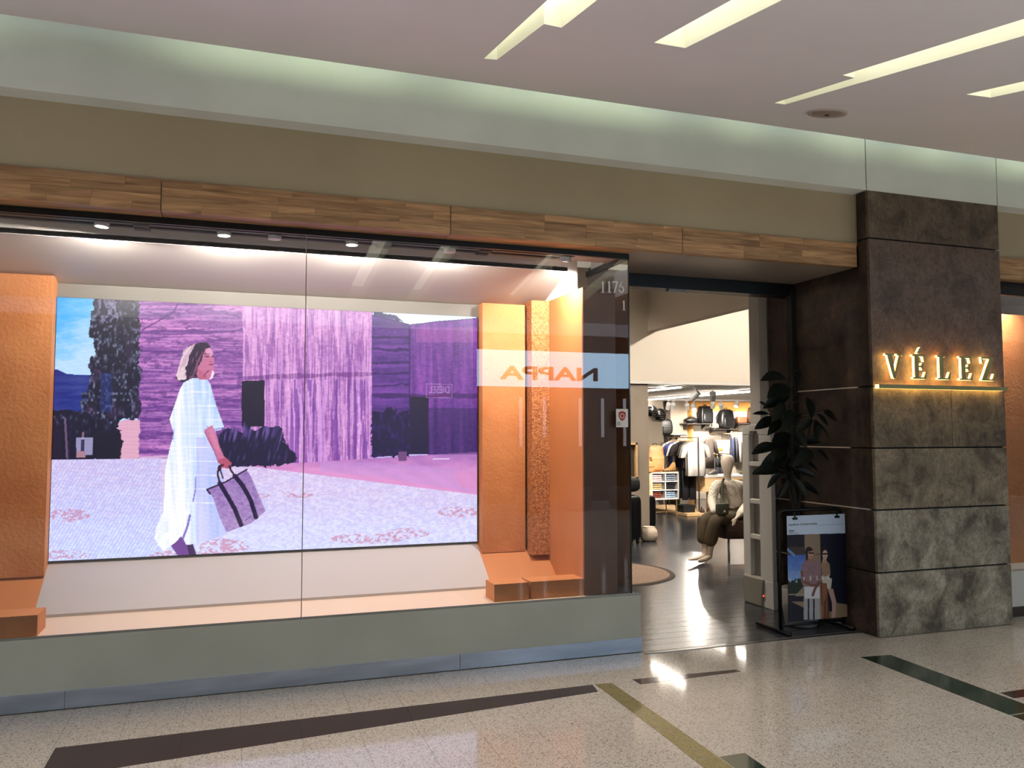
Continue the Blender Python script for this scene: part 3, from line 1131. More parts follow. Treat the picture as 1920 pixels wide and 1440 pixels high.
    for cx_, cyy, rx, ry in ((130, 966, 40, 12), (120, 1040, 50, 8), (420, 1026, 46, 16), (340, 1040, 60, 8), (765, 1000, 40, 10), (690, 1010, 70, 9), (860, 960, 40, 10), (560, 928, 30, 5), (480, 930, 30, 4)):
        k = gr & (((x - cx_) / rx) ** 2 + ((y - cyy) / ry) ** 2 < 1) & (n2 > 0.5)
        p.put(k, (206, 150, 172) if n1.mean() else 0, 0.75)
    p.poly([(262, 856), (330, 853), (330, 858), (262, 861)], (230, 196, 222), 0.8)
    # doors, bushes, block
    p.poly([(453, 714), (496, 713), (496, 800), (453, 800)], (20, 14, 52))
    p.poly([(768, 744), (804, 744), (804, 852), (768, 852)], (22, 12, 58))
    b1 = p.inside([(406, 870), (404, 820), (430, 800), (456, 812), (458, 790), (478, 806), (500, 798), (528, 802), (534, 828), (552, 850), (556, 866), (520, 874), (430, 876)], jitter=6)
    st = fbm(x + y * 0.25, y, 3.5, 22, 101, 3)
    p.blend2(b1, (22, 18, 62), (118, 92, 158), (st - 0.5) * 3.2 + np.clip((830 - y) / 80, -0.2, 0.3))
    b2 = p.inside([(697, 856), (697, 770), (715, 775), (732, 760), (745, 775), (768, 768), (768, 856)], jitter=6)
    p.blend2(b2, (20, 10, 62), (86, 52, 138), (fbm(x, y, 5, 9, 105, 3) - 0.52) * 3)
    p.put(((w3_ | w4_) & (y > 765) & (x > 697)), (28, 14, 74), 0.35)
    p.poly([(747, 847), (763, 847), (763, 864), (747, 864)], (120, 82, 128))
    p.line((812, 861), (842, 860), 2, (230, 210, 240))
    # ---- the woman walking
    skin, skin_d = (206, 128, 160), (160, 84, 124)
    # far foot and legs
    p.poly([(318, 1020), (336, 1000), (352, 1012), (366, 1032), (366, 1046), (336, 1046)], (120, 76, 150))
    p.poly([(350, 1022), (362, 1020), (370, 1046), (356, 1046)], (62, 36, 92))
    dress = [(348, 712), (360, 706), (372, 704), (388, 710), (395, 722), (400, 742), (408, 768), (420, 800), (414, 806), (404, 808), (404, 816), (410, 850), (418, 880),
             (420, 920), (418, 960), (424, 1000), (412, 1006), (396, 1012), (372, 1018), (350, 1022), (340, 1005), (330, 1016), (306, 1034), (290, 1010), (294, 986), (306, 960),
             (308, 930), (310, 880), (318, 842), (326, 812), (322, 800), (318, 786), (330, 752), (338, 728)]
    dm = p.inside(dress)
    fold = fbm(x - (y - 860) * 0.03, y, 7, 90, 121, 3)
    lt = np.clip((x - 310 + (860 - y) * 0.05) / 120, 0, 1)
    p.blend2(dm, (255, 255, 255), (178, 206, 246), lt * 0.85 + (fold - 0.5) * 1.1)
    p.put(dm & (x > 368) & (y > 820), (190, 186, 242), 0.45)
    p.path([(343, 1010), (352, 985), (356, 966)], 4, (116, 96, 186), 0.8)
    p.path([(362, 940), (366, 920), (367, 896)], 3, (150, 130, 210), 0.8)
    p.path([(300, 1020), (330, 985), (350, 960)], 9, (255, 255, 255), 0.8)
    p.path([(388, 800), (400, 806), (418, 802)], 2.5, (140, 140, 210), 0.7)
    p.path([(326, 806), (324, 826)], 2, (150, 160, 220), 0.6)
    for k in range(9):
        yy = 735 + k * 26
        p.put(dm & (np.abs(y - yy) < 0.8), (255, 255, 255), 0.7)
    # arm and hand
    p.poly([(383, 806), (398, 797), (406, 815), (412, 838), (420, 856), (432, 866), (430, 878), (420, 877), (410, 868), (402, 848), (390, 826)], skin)
    p.poly([(390, 806), (398, 800), (408, 830), (414, 850), (404, 842)], (226, 150, 180), 0.6)
    p.path([(384, 810), (402, 846), (410, 868)], 2, skin_d, 0.8)
    p.poly([(408, 862), (424, 858), (434, 868), (432, 878), (416, 878)], (186, 96, 120))
    # head
    p.poly([(384, 652), (393, 650), (399, 660), (400, 668), (402, 676), (400, 683), (401, 693), (403, 699), (398, 709), (388, 712), (374, 712), (366, 700), (368, 684), (376, 664)], skin)
    p.poly([(388, 652), (395, 653), (400, 663), (396, 668), (386, 662)], (232, 176, 206), 0.8)
    p.poly([(370, 690), (384, 700), (390, 711), (372, 712)], (190, 104, 132), 0.7)
    p.line((383, 663), (392, 664), 1.6, (70, 34, 70))
    p.line((384, 668), (391, 669), 2.0, (52, 22, 60))
    p.line((398, 668), (400, 669), 2.0, (52, 22, 60))
    p.line((391, 684), (399, 683), 1.8, (120, 30, 70))
    p.line((394, 678), (398, 678), 1.2, (130, 50, 90))
    p.path([(383, 705), (388, 697), (392, 695)], 2, (120, 50, 80), 0.8)
    p.poly([(398, 694), (402, 699), (399, 709), (392, 712), (396, 704)], (255, 240, 250), 0.9)
    hair = [(368, 645), (378, 641), (390, 643), (395, 652), (386, 654), (382, 662), (378, 676), (372, 688), (368, 700), (372, 708), (358, 710), (346, 717), (334, 716), (330, 708), (334, 692), (340, 668), (346, 656), (356, 647)]
    hm = p.inside(hair, jitter=1.5)
    p.put(hm, (46, 24, 62))
    hs = fbm(x + (y - 680) * 0.35, y, 3, 26, 131, 3)
    p.put(hm & (hs > 0.56), (140, 92, 118), 0.8)
    p.poly([(350, 652), (366, 645), (358, 664), (348, 690), (350, 712), (334, 714), (331, 704), (338, 676), (344, 660)], (248, 226, 226), 0.92, jitter=2)
    p.put(p.inside([(345, 655), (366, 645), (352, 712), (331, 716)]) & (hs > 0.54), (206, 170, 190), 0.8)
    p.path([(366, 650), (356, 668), (358, 682), (350, 700), (352, 712)], 4, (60, 30, 70), 0.85)
    p.path([(372, 648), (364, 668), (366, 684), (358, 704)], 3, (34, 18, 60), 0.9)
    p.path([(380, 660), (372, 676), (366, 694)], 2, (150, 96, 120), 0.8)
    # tote bag
    bag = [(389, 917), (424, 902), (462, 881), (470, 892), (486, 930), (498, 958), (470, 982), (424, 998), (412, 970), (400, 934)]
    bmk = p.inside(bag)
    p.blend2(bmk, (146, 116, 176), (196, 168, 206), fbm(x, y, 5, 3, 141, 2) + (y - 900) / 260 - 0.2)
    p.path([(388, 918), (424, 903), (463, 880)], 3.0, (52, 22, 70))
    p.path([(388, 918), (394, 926)], 3.5, (52, 22, 70))
    p.path([(412, 906), (424, 926), (440, 954), (452, 984)], 8.5, (34, 18, 66))
    p.path([(440, 892), (456, 912), (470, 938), (480, 970)], 8.5, (34, 18, 66))
    p.path([(412, 906), (408, 888), (411, 874), (418, 872)], 4.0, (70, 26, 58))
    p.path([(418, 896), (413, 882), (414, 874)], 3.0, (60, 22, 56))
    p.path([(440, 892), (432, 880), (430, 874)], 4.0, (70, 26, 58))
    p.line((460, 976), (470, 968), 1.5, (60, 40, 90), 0.7)
    # led rows
    c = p.linear()
    g = c.mean(-1, keepdims=True)
    c = np.clip(g + (c - g) * 1.06, 0, 1) ** 1.10 * np.array([0.98, 0.97, 1.05])
    k = 0.94 + 0.06 * np.sign(np.sin(y * 2.1))
    k2 = 0.95 + 0.05 * np.sin(x * 1.57)
    return c * (k * k2)[..., None]


def picture_mat(name, strength, rough=0.4, printed=False):
    mt, nt, b = newmat(name)
    a = nt.nodes.new('ShaderNodeAttribute')
    a.attribute_name = 'picture'
    if printed:
        nt.links.new(a.outputs['Color'], b.inputs['Base Color'])
    else:
        b.inputs['Base Color'].default_value = (0.01, 0.01, 0.012, 1)
        nt.links.new(a.outputs['Color'], b.inputs['Emission Color'])
        b.inputs['Emission Strength'].default_value = strength
    b.inputs['Roughness'].default_value = rough
    mt.cycles.emission_sampling = 'NONE'
    return mt


scr = thing('led_screen', (0.34, YB - 0.01, 0.69), 'huge glowing screen showing a woman in white walking with a tote bag past concrete walls', 'screen')
MB().box(-1.15, 1.832, YB - 0.03, YB - 0.004, 0.698, 2.476).build('screen_body', M_BLACK, scr)
picture_grid('screen_face', (-1.146, YB - 0.032, 0.700), (2.974, 0, 0), (0, 0, 1.774), 700, 420, picture_mat('screen_glow', 1.06), scr, paint_screen)

# ================================================================ SHOP WINDOW LAMPS on black tracks
for k, yy in enumerate((5.36, 5.45)):
    t = thing('lighting_track', (-3.5, yy, 2.83), ['black lighting track nearer the glass over the screen', 'black lighting track farther behind the glass over the screen'][k], 'lighting track', 'tracks in the shop window')
    MB().box(-3.5, 2.32, yy - 0.018, yy + 0.018, 2.822, 2.851).build('rail', M_BLACK, t)
    for xx in (-0.6, 0.9, 1.6):
        MB().box(xx, xx + 0.09, yy - 0.022, yy + 0.022, 2.812, 2.832).build('connector', M_BLACKM, t)
M_LAMPW = mat('lamp_white', (242, 240, 238), 0.4)
M_LENS = emit('lamp_lens', (255, 246, 232), 14.0, False)
WARM = (1.0, 0.90, 0.79)


def track_spot(p, to, label, group, power, size, r=0.04, h=0.075, lens=True, blend=0.7, color=WARM, top=None, radius=0.03):
    """cylinder spot; p = centre of its lens"""
    p, to = Vector(p), Vector(to)
    d = (to - p).normalized()
    t = thing('track_spotlight', p, label, 'spotlight', group)
    q = p - d * h
    MB().tube([p, p + d * 0.002, q, q - d * 0.006], [r * 0.97, r, r, r * 0.8], 18).build('housing', M_LAMPW, t, smooth=False)
    MB().tube([p + d * 0.003, p + d * 0.0035], r * 0.82, 18).build('lens', M_LENS if lens else M_LAMPW, t)
    if top is not None:
        mid = p - d * h * 0.6
        MB().tube([mid, Vector((mid.x, mid.y, top - 0.015))], 0.007, 8).build('arm', M_LAMPW, t)
        MB().box(mid.x - 0.03, mid.x + 0.03, mid.y - 0.014, mid.y + 0.014, top - 0.018, top).build('adapter', M_LAMPW, t)
    if power > 0:
        spot('lamp_light', p + d * 0.012, to, power, size, blend, color, t, radius)
    return t


oz = ['first', 'second', 'third', 'fourth', 'fifth', 'sixth', 'seventh']
for k, (px, tx, ty, pw_, on) in enumerate([(190, -0.88, 5.41, 42, True), (420, -0.07, 5.41, 48, True), (515, 0.24, 5.41, 15, False), (660, 0.74, 5.41, 48, True), (843, 1.41, 5.41, 42, False), (1060, 2.34, 5.95, 110, True)]):
    yy = 5.40
    x_ = at(px, 445, yy).x
    track_spot((x_, yy, 2.803), (tx, ty, 1.4), '%s white spotlight from the left above the big screen' % oz[k], 'spotlights in the shop window', pw_, 180 if k < 5 else 140, r=0.042, h=0.05, lens=on, blend=0.04 if k < 5 else 0.5, top=2.8215)
lf = at(1890, 546, 5.32)
track_spot((lf.x, 5.32, lf.z), (lf.x + 0.05, 5.40, 1.2), 'bright spotlight of the window right of the column', 'spotlights in the shop window', 60, 150, r=0.042, h=0.07, top=2.86)

# ================================================================ COLUMN SIGN: halo-lit letters on a bar
M_BRONZE = mat('bronze_face', (150, 146, 100), 0.4, 0.15)
M_HALO = emit('halo_acrylic', (255, 206, 116), 7.0)


def letter_shapes(ch):
    """outlines in a unit-high letter"""
    if ch == 'V':
        return [[(0.06, 0.97), (0.36, 0.0), (0.46, 0.0), (0.30, 0.97)], [(0.36, 0.0), (0.44, 0.0), (0.76, 0.97), (0.66, 0.97), (0.40, 0.18)], [(-0.02, 0.93), (0.38, 0.93), (0.38, 1.0), (-0.02, 1.0)], [(0.56, 0.93), (0.86, 0.93), (0.86, 1.0), (0.56, 1.0)]], 0.86
    if ch in 'EÉ':
        s = [[(0.10, 0), (0.30, 0), (0.30, 1), (0.10, 1)], [(0, 0.93), (0.62, 0.93), (0.62, 1.0), (0, 1.0)], [(0.54, 0.93), (0.62, 0.93), (0.62, 0.72), (0.585, 0.72)],
             [(0.3, 0.48), (0.46, 0.48), (0.46, 0.55), (0.3, 0.55)], [(0.42, 0.55), (0.48, 0.66), (0.51, 0.66), (0.51, 0.37), (0.48, 0.37), (0.42, 0.48)],
             [(0, 0), (0.66, 0), (0.66, 0.07), (0, 0.07)], [(0.56, 0.07), (0.66, 0.07), (0.70, 0.30), (0.665, 0.30)]]
        if ch == 'É':
            s.append([(0.24, 1.06), (0.30, 1.05), (0.52, 1.26), (0.46, 1.32), (0.40, 1.30)])
        return s, 0.70
    if ch == 'L':
        return [[(0.10, 0), (0.30, 0), (0.30, 1), (0.10, 1)], [(0, 0.93), (0.42, 0.93), (0.42, 1.0), (0, 1.0)], [(0, 0), (0.62, 0), (0.62, 0.07), (0, 0.07)], [(0.52, 0.07), (0.62, 0.07), (0.67, 0.32), (0.635, 0.32)]], 0.66
    return [[(0.04, 0.93), (0.66, 0.93), (0.66, 1.0), (0.04, 1.0)], [(0.04, 1.0), (0.08, 0.74), (0.045, 0.74), (0.01, 1.0)], [(0.44, 0.94), (0.66, 0.94), (0.24, 0.06), (0.02, 0.06)],
            [(0.0, 0), (0.68, 0), (0.68, 0.07), (0.0, 0.07)], [(0.59, 0.07), (0.68, 0.07), (0.72, 0.30), (0.685, 0.30)]], 0.72


sgn = thing('column_sign', (4.66, 4.93, 1.89), 'glowing bronze shop name letters above a lit bar on the stone column', 'sign')
lx = [4.725, 4.985, 5.235, 5.46, 5.69]
lz, lh = 1.965, 0.19
for ch, x0 in zip('VÉLEZ', lx):
    shp, _ = letter_shapes(ch)
    f, bk = MB(), MB()
    for i, s in enumerate(shp):
        s = [(x0 + a * lh * 1.0, lz + b * lh) for a, b in s]
        f.prism(s, 4.920 - 0.0003 * i, 4.928)
        bk.prism(s, 4.928 + 0.0003 * i, 4.950)
    lo_ = f.build('letter', M_BRONZE, sgn)
    bk.build('glow_body', M_HALO, lo_)
bar = MB().box(4.655, 5.955, 4.92, 4.93, 1.886, 1.918).build('sign_bar', M_BRONZE, sgn)
MB().box(4.655, 5.955, 4.93, 4.968, 1.908, 1.916).build('glow_body', M_HALO, bar)
MB().box(4.655, 5.955, 4.93, 4.968, 1.888, 1.896).build('glow_body', M_HALO, bar)
MB().box(4.655, 4.663, 4.93, 4.968, 1.896, 1.908).build('glow_body', M_HALO, bar)

# ================================================================ lettering and sticker on the glass
M_FROST = mat('frosted_film', (226, 226, 220), 0.5)


def glyph(ch, x, z, h):
    mb = MB()
    Y0, Y1 = GY - 0.0035, GY - 0.002
    P = lambda pts: mb.prism([(x + a * h, z + b * h) for a, b in pts], Y0, Y1)
    if ch == '1':
        P([(0.14, 0.0), (0.28, 0.0), (0.28, 1.0), (0.22, 1.0), (0.05, 0.88), (0.05, 0.83), (0.14, 0.86)])
        P([(0.03, 0.0), (0.39, 0.0), (0.39, 0.06), (0.03, 0.06)])
    elif ch == '7':
        P([(0.0, 1.0), (0.5, 1.0), (0.5, 0.9), (0.24, 0.0), (0.10, 0.0), (0.38, 0.87), (0.06, 0.87), (0.03, 0.74), (0.0, 0.74)])
    else:
        out = [(0.25 + 0.25 * math.cos(q), 0.30 + 0.31 * math.sin(q)) for q in [R(110 - 22.5 * k) for k in range(0, 15)]]
        inn = [(0.25 + 0.12 * math.cos(q), 0.30 + 0.22 * math.sin(q)) for q in [R(110 - 22.5 * k) for k in range(0, 15)]]
        for i in range(14):
            P([out[i], out[i + 1], inn[i + 1], inn[i]])
        P([(0.0, 0.30), (0.13, 0.30), (0.16, 0.6), (0.28, 0.86), (0.44, 1.0), (0.26, 0.94), (0.08, 0.68)])
        P([(0.13, 0.52), (0.25, 0.61), (0.17, 0.62)])
    return mb


num = thing('window_number', (2.52, GY - 0.003, 2.55), 'frosted shop number on the window corner above the white sticker', 'sign')
p0 = at(1126, 549, GY)
h_ = at(1126, 527, GY).z - p0.z
for ch, px in zip('1176', (1126, 1138, 1148, 1160)):
    q = at(px, 549, GY)
    glyph(ch, q.x, q.z, h_).build('digit', M_FROST, num)
q = at(1166, 582, GY)
glyph('1', q.x, q.z, h_ * 0.85).build('digit', M_FROST, num)

a, b = at(1155, 801, GY), at(1177, 767, GY)
stk = thing('window_sticker', (a.x, GY - 0.003, a.z), 'white security sticker with a red shield on the window corner', 'sticker')
MB().prism([(a.x, a.z), (b.x, a.z), (b.x, b.z), (a.x, b.z)], GY - 0.0035, GY - 0.002).build('label_sheet', mat('sticker_white', (236, 232, 226), 0.5), stk)
cx_, cz_, w_ = (a.x + b.x) / 2, a.z + (b.z - a.z) * 0.62, (b.x - a.x) * 0.30
sh_ = [(cx_ + dx * w_, cz_ + dz * w_) for dx, dz in ((-1, 0.9), (0, 1.25), (1, 0.9), (1, -0.1), (0.6, -0.9), (0, -1.3), (-0.6, -0.9), (-1, -0.1))]
MB().prism(sh_, GY - 0.0045, GY - 0.0035).build('shield', mat('shield_red', (170, 58, 40), 0.5), stk)
MB().lathe([(w_ * 0.62, 0), (w_ * 0.62, 0.001)], (cx_, GY - 0.0055, cz_), 20, 'y').build('disc', mat('sticker_white', (236, 232, 226)), stk)
MB().lathe([(w_ * 0.48, 0), (w_ * 0.48, 0.001)], (cx_, GY - 0.0065, cz_), 20, 'y').build('disc', mat('shield_red', (170, 58, 40)), stk)
for i in range(4):
    zz = a.z + (b.z - a.z) * (0.10 + 0.055 * i)
    MB().box(a.x + 0.006, a.x + 0.03 + 0.006 * (i % 2), GY - 0.0045, GY - 0.0035, zz, zz + 0.003).build('print_line', mat('print_grey', (90, 90, 90), 0.6), stk)

# ================================================================ ceiling speaker
c = on_ceil(1551, 211)
ctr = Vector((c[0], c[1], cz(c[1])))
spk = thing('ceiling_speaker', ctr, 'round grey speaker grille set in the sloping ceiling', 'speaker')
rx = math.atan(CE_S)
for nm, prof, mt in (('rim', [(0.095, -0.006), (0.118, -0.012), (0.122, 0.0), (0.122, 0.004)], mat('speaker_rim', (176, 164, 156), 0.5)),
                     ('grille', [(0.001, -0.016), (0.05, -0.014), (0.097, -0.006), (0.097, 0.004)], mat('speaker_grille', (138, 124, 114), 0.6)),
                     ('badge', [(0.001, -0.02), (0.014, -0.019), (0.014, -0.012)], M_BLACKM)):
    o = MB().lathe(prof, (0, 0, 0), 28).build(nm, mt, spk, smooth=True, org=(0, 0, 0))
spk.rotation_euler.x = rx
# ================================================================ ENTRANCE: poster stand, plant, security gate
PY = 5.30


def paint_poster(x, y):
    p = Painter(x, y, (14, 16, 34))
    sl = -0.03   # the sheet's lines drop a little towards the left
    yy = y - (x - 1474) * sl
    n = fbm(x, y, 6, 6, 3, 3)
    k = (x - 1474) - (yy - 967) * 0.035      # 0..109 across the sheet
    p.put((k > 33) & (k < 62) & (yy < 1165), (140, 120, 100))
    p.put((k > 33) & (k < 62) & (np.abs(yy - 1041) < 1), (100, 84, 70))
    p.put((k < 33) & (yy > 1040) & (yy < 1098), (70, 116, 190))
    p.blend2((k < 33) & (yy > 1040) & (yy < 1098), (56, 100, 184), (150, 176, 214), (yy - 1040) / 60 + (n - .5) * .5)
    p.put((k < 33) & (yy > 1026) & (yy < 1041), (62, 52, 50))
    p.put((k < 14) & (np.abs(yy - 1036 - k * 0.9 + 6) < 3), (100, 140, 200))
    p.put((k < 33) & (yy > 1090 + (n - .5) * 16) & (yy < 1114), (26, 40, 30))
    p.poly([(1490, 1118), (1508, 1098), (1508, 1118)], (140, 122, 104))
    p.put((k < 33) & (yy > 1114) & (yy < 1116), (150, 140, 128))
    p.poly([(1484, 1128), (1510, 1128), (1512, 1142)], (134, 116, 96))
    p.poly([(1565, 1130), (1592, 1134), (1592, 1160), (1562, 1162)], (132, 112, 86))
    p.poly([(1540, 1150), (1592, 1140), (1592, 1164), (1536, 1164)], (132, 112, 86))
    # man
    p.poly([(1503, 1060), (1512, 1050), (1532, 1050), (1540, 1060), (1538, 1094), (1530, 1102), (1508, 1102), (1502, 1090)], (140, 112, 118))
    p.put(p.inside([(1503, 1060), (1512, 1050), (1532, 1050), (1540, 1060), (1538, 1094), (1508, 1102)]) & (n > 0.56), (116, 90, 98), 0.3)
    p.poly([(1508, 1100), (1537, 1100), (1537, 1122), (1508, 1122)], (206, 206, 212))
    p.poly([(1507, 1122), (1537, 1122), (1538, 1162), (1507, 1162)], (160, 158, 158))
    for xx in (1516, 1526):
        p.line((xx, 1124), (xx, 1162), 3, (30, 30, 46))
    p.path([(1503, 1072), (1506, 1090), (1524, 1098), (1532, 1096)], 5, (120, 82, 66))
    p.path([(1536, 1092), (1528, 1104), (1524, 1116)], 5, (112, 76, 62))
    p.ell((1516.5, 1035), (6.8, 10), (28, 22, 24))
    p.poly([(1511, 1034), (1516, 1034), (1515, 1052), (1511, 1050)], (28, 22, 24))
    p.poly([(1515, 1044), (1522, 1044), (1524, 1054), (1514, 1054)], (150, 108, 90))
    p.ell((1520, 1039), (5.0, 8.5), (186, 142, 120))
    p.ell((1518, 1030.5), (6.0, 3.6), (28, 22, 24))
    p.line((1517.5, 1037), (1524.5, 1037), 3.0, (12, 12, 16))
    p.line((1519, 1043.5), (1523, 1043.5), 1.2, (120, 70, 64))
    # woman
    p.poly([(1540, 1056), (1548, 1050), (1556, 1058), (1557, 1078), (1552, 1084), (1541, 1082)], (150, 124, 98))
    p.poly([(1540, 1082), (1552, 1080), (1560, 1086), (1558, 1104), (1544, 1104)], (196, 186, 172))
    p.poly([(1538, 1092), (1550, 1094), (1556, 1160), (1542, 1162)], (96, 58, 44))
    p.put(p.inside([(1538, 1092), (1550, 1094), (1556, 1160), (1542, 1162)]) & (fbm(x, y, 2, 30, 8, 2) > 0.55), (140, 90, 64))
    p.poly([(1552, 1104), (1562, 1104), (1568, 1128), (1566, 1160), (1560, 1160), (1560, 1130)], (176, 140, 128))
    p.poly([(1543, 1046), (1549, 1046), (1551, 1056), (1541, 1056)], (176, 138, 120))
    p.ell((1546, 1038), (5.8, 9.5), (40, 28, 26))
    p.ell((1547, 1040), (4.8, 8.6), (206, 172, 156))
    p.line((1543, 1038.5), (1551.5, 1038.5), 3.0, (14, 12, 16))
    p.line((1545.5, 1045), (1549, 1045), 1.2, (150, 80, 76))
    p.put(yy < 1003, (196, 214, 236))
    return p.linear()


a, b, c_, d_ = at(1474, 967, PY), at(1583, 964, PY), at(1590, 1160, PY), at(1480, 1162, PY)
px0, px1, pz0, pz1 = (a.x + d_.x) / 2, (b.x + c_.x) / 2, (c_.z + d_.z) / 2, (a.z + b.z) / 2
st = thing('poster_stand', (px0, PY, 0), 'black pipe poster stand on feet beside the stone column', 'sign stand')
zt = pz1 + 0.04
xl, xr = px0 - 0.045, min(px1 + 0.045, 4.625)
pts = [(xl, PY + 0.04, 0.03), (xl, PY + 0.04, zt - 0.04), (xl + 0.015, PY + 0.04, zt - 0.012), (xl + 0.045, PY + 0.04, zt), (xr - 0.045, PY + 0.04, zt), (xr - 0.015, PY + 0.04, zt - 0.012), (xr, PY + 0.04, zt - 0.04), (xr, PY + 0.04, 0.03)]
MB().tube(pts, 0.014, 10).build('frame', M_BLACK, st, smooth=True)
for xx in (xl, xr):
    MB().tube([(xx, 5.23, 0.018), (xx, 5.64, 0.018)], 0.016, 10).build('foot', M_BLACK, st, smooth=True)
MB().tube([(xl, PY + 0.04, 0.06), (xr, PY + 0.04, 0.06)], 0.010, 8).build('lower_rail', M_BLACK, st, smooth=True)
po = thing('poster', (px0, PY, pz0), 'poster of two people under a white heading hanging in the pipe stand', 'poster')
MB().box(px0, px1, PY + 0.001, PY + 0.006, pz0, pz1).build('board', M_BLACKM, po)
picture_grid('print', (px0, PY, pz0), (px1 - px0, 0, 0), (0, 0, pz1 - pz0), 210, 370, picture_mat('poster_print', 0, 0.35, True), po, paint_poster)
M_INK = mat('print_ink', (24, 26, 32), 0.6)
M_INKW = mat('print_white', (225, 225, 228), 0.6)
q0, q1 = at(1479, 986, PY), at(1532, 980, PY)
text_obj('heading', 'NUEVA COLECCIÓN', q1.x - q0.x, abs(q1.z - q0.z) * 1.2, (q0.x, PY - 0.001, q0.z), M_INK, po, 0.0004, bold=0.018)
q0, q1 = at(1479, 998, PY), at(1489, 993, PY)
text_obj('year', '2024', q1.x - q0.x, q1.z - q0.z, (q0.x, PY - 0.001, q0.z), M_INK, po, 0.0004, bold=0.018)
q0, q1 = at(1479, 1001, PY), at(1496, 998.5, PY)
text_obj('subheading', 'TOTAL LOOK', q1.x - q0.x, q1.z - q0.z, (q0.x, PY - 0.001, q0.z), M_INK, po, 0.0004, bold=0.018)
q0 = at(1533, 985, PY)
MB().box(q0.x, px1 - 0.012, PY - 0.001, PY - 0.0006, q0.z, q0.z + 0.0016).build('rule', M_INK, po)
q0 = at(1505, 1089, PY)
q1 = at(1560, 1077, PY)
hh = q1.z - q0.z
for ch, f in zip('VÉLEZ', (0.0, 0.235, 0.46, 0.65, 0.84)):
    mb = MB()
    for s_ in letter_shapes(ch)[0]:
        mb.prism([(q0.x + f * (q1.x - q0.x) + u * hh * 0.8, q0.z + v * hh * 0.85) for u, v in s_], PY - 0.0012, PY - 0.0004)
    mb.build('letter', M_INKW, po)
for px in (1490, 1569):
    q = at(px, 966, PY)
    cl = MB().box(q.x - 0.022, q.x + 0.022, PY - 0.006, PY + 0.01, pz1 - 0.03, pz1 - 0.012).box(q.x - 0.006, q.x + 0.006, PY - 0.004, PY + 0.008, pz1 - 0.015, pz1 + 0.026)
    cl.build('clip', M_BLACK, po)

# ---- rubber plant
PX, PYY = 4.36, 5.52
plant = thing('rubber_plant', (PX, PYY, 0), 'dark leafy rubber plant in a pale pot between the stand and the column', 'plant')
M_LEAF = mat('rubber_leaf_shaded', (14, 24, 16), 0.42, c2=(8, 14, 10), scale=9, spec=0.3)  # near-black green: the unlit corner's shade is put into the leaf colour
M_RIB = mat('leaf_rib', (60, 78, 56), 0.5)
M_STEM = mat('plant_stem', (34, 30, 24), 0.7)
MB().lathe([(0.10, 0.0), (0.125, 0.01), (0.145, 0.16), (0.150, 0.30), (0.138, 0.30), (0.13, 0.25), (0.001, 0.25)], (PX, PYY, 0), 28).build('pot', mat('pot_glaze', (170, 166, 158), 0.4), plant, smooth=True)
MB().lathe([(0.001, 0.262), (0.129, 0.258)], (PX, PYY, 0), 20).build('soil', mat('soil', (30, 24, 20), 0.9), plant)
leaf_mb = MB()
rows = []
for i in range(9):
    t = i / 8
    w = 0.19 * math.sin(math.pi * min(1, t ** 0.85)) ** 0.8 if 0 < t < 1 else 0.004
    sag = -0.12 * t * t
    rows.append([(-w, t, sag + w * 0.35), (-w * 0.5, t, sag + w * 0.12), (0, t, sag), (w * 0.5, t, sag + w * 0.12), (w, t, sag + w * 0.35)])
leaf_mb.sheet(rows)
leaf_me = leaf_mb.mesh('leaf', smooth=True)
leaf_me.materials.append(M_LEAF)
LV = [(1470, 705, 1433, 707), (1482, 698, 1496, 693), (1487, 707, 1508, 706), (1479, 725, 1444, 739), (1489, 716, 1494, 744), (1479, 738, 1436, 761), (1514, 745, 1524, 780), (1441, 770, 1429, 752),
      (1441, 776, 1413, 774), (1452, 784, 1419, 801), (1464, 784, 1443, 812), (1486, 791, 1504, 775), (1522, 784, 1494, 810), (1527, 788, 1556, 816), (1531, 788, 1532, 824), (1531, 776, 1556, 798), (1552, 768, 1567, 786),
      (1502, 831, 1538, 826), (1455, 834, 1414, 846), (1477, 844, 1426, 880), (1522, 845, 1492, 870), (1533, 845, 1566, 864), (1460, 880, 1417, 883), (1462, 886, 1439, 914),
      (1470, 756, 1452, 786), (1484, 768, 1470, 806), (1490, 800, 1512, 836), (1480, 812, 1450, 832), (1486, 826, 1502, 862), (1478, 870, 1500, 905), (1492, 880, 1530, 892), (1476, 900, 1460, 935), (1488, 896, 1514, 930), (1496, 906, 1540, 925), (1482, 860, 1470, 896), (1500, 860, 1536, 880), (1472, 820, 1452, 860), (1468, 800, 1440, 790)]
rl = random.Random(4)
base_x = PX
for i, (bx, by, tx, ty) in enumerate(LV):
    yb = 5.42 + rl.uniform(-0.08, 0.08)
    B_ = at(bx, by, yb)
    T_ = at(tx, ty, yb + rl.uniform(-0.16, 0.05))
    if T_.x > 4.63:
        T_.x = 4.63
    if B_.x > 4.60:
        B_.x = 4.60
    v = T_ - B_
    L_ = v.length
    ydir = v.normalized()
    nrm = Vector((rl.uniform(-0.5, 0.5), -0.7, 0.6))
    xdir = ydir.cross(nrm).normalized()
    zdir = xdir.cross(ydir)
    mm = Matrix((xdir, ydir, zdir)).transposed()
    o = inst('leaf', leaf_me, None, plant, B_ - plant.location)
    o.rotation_euler = mm.to_euler()
    o.scale = (L_ * rl.uniform(0.85, 1.15), L_ * 1.05, L_)
stem_tops = [(1483, 700), (1524, 772), (1462, 770)]
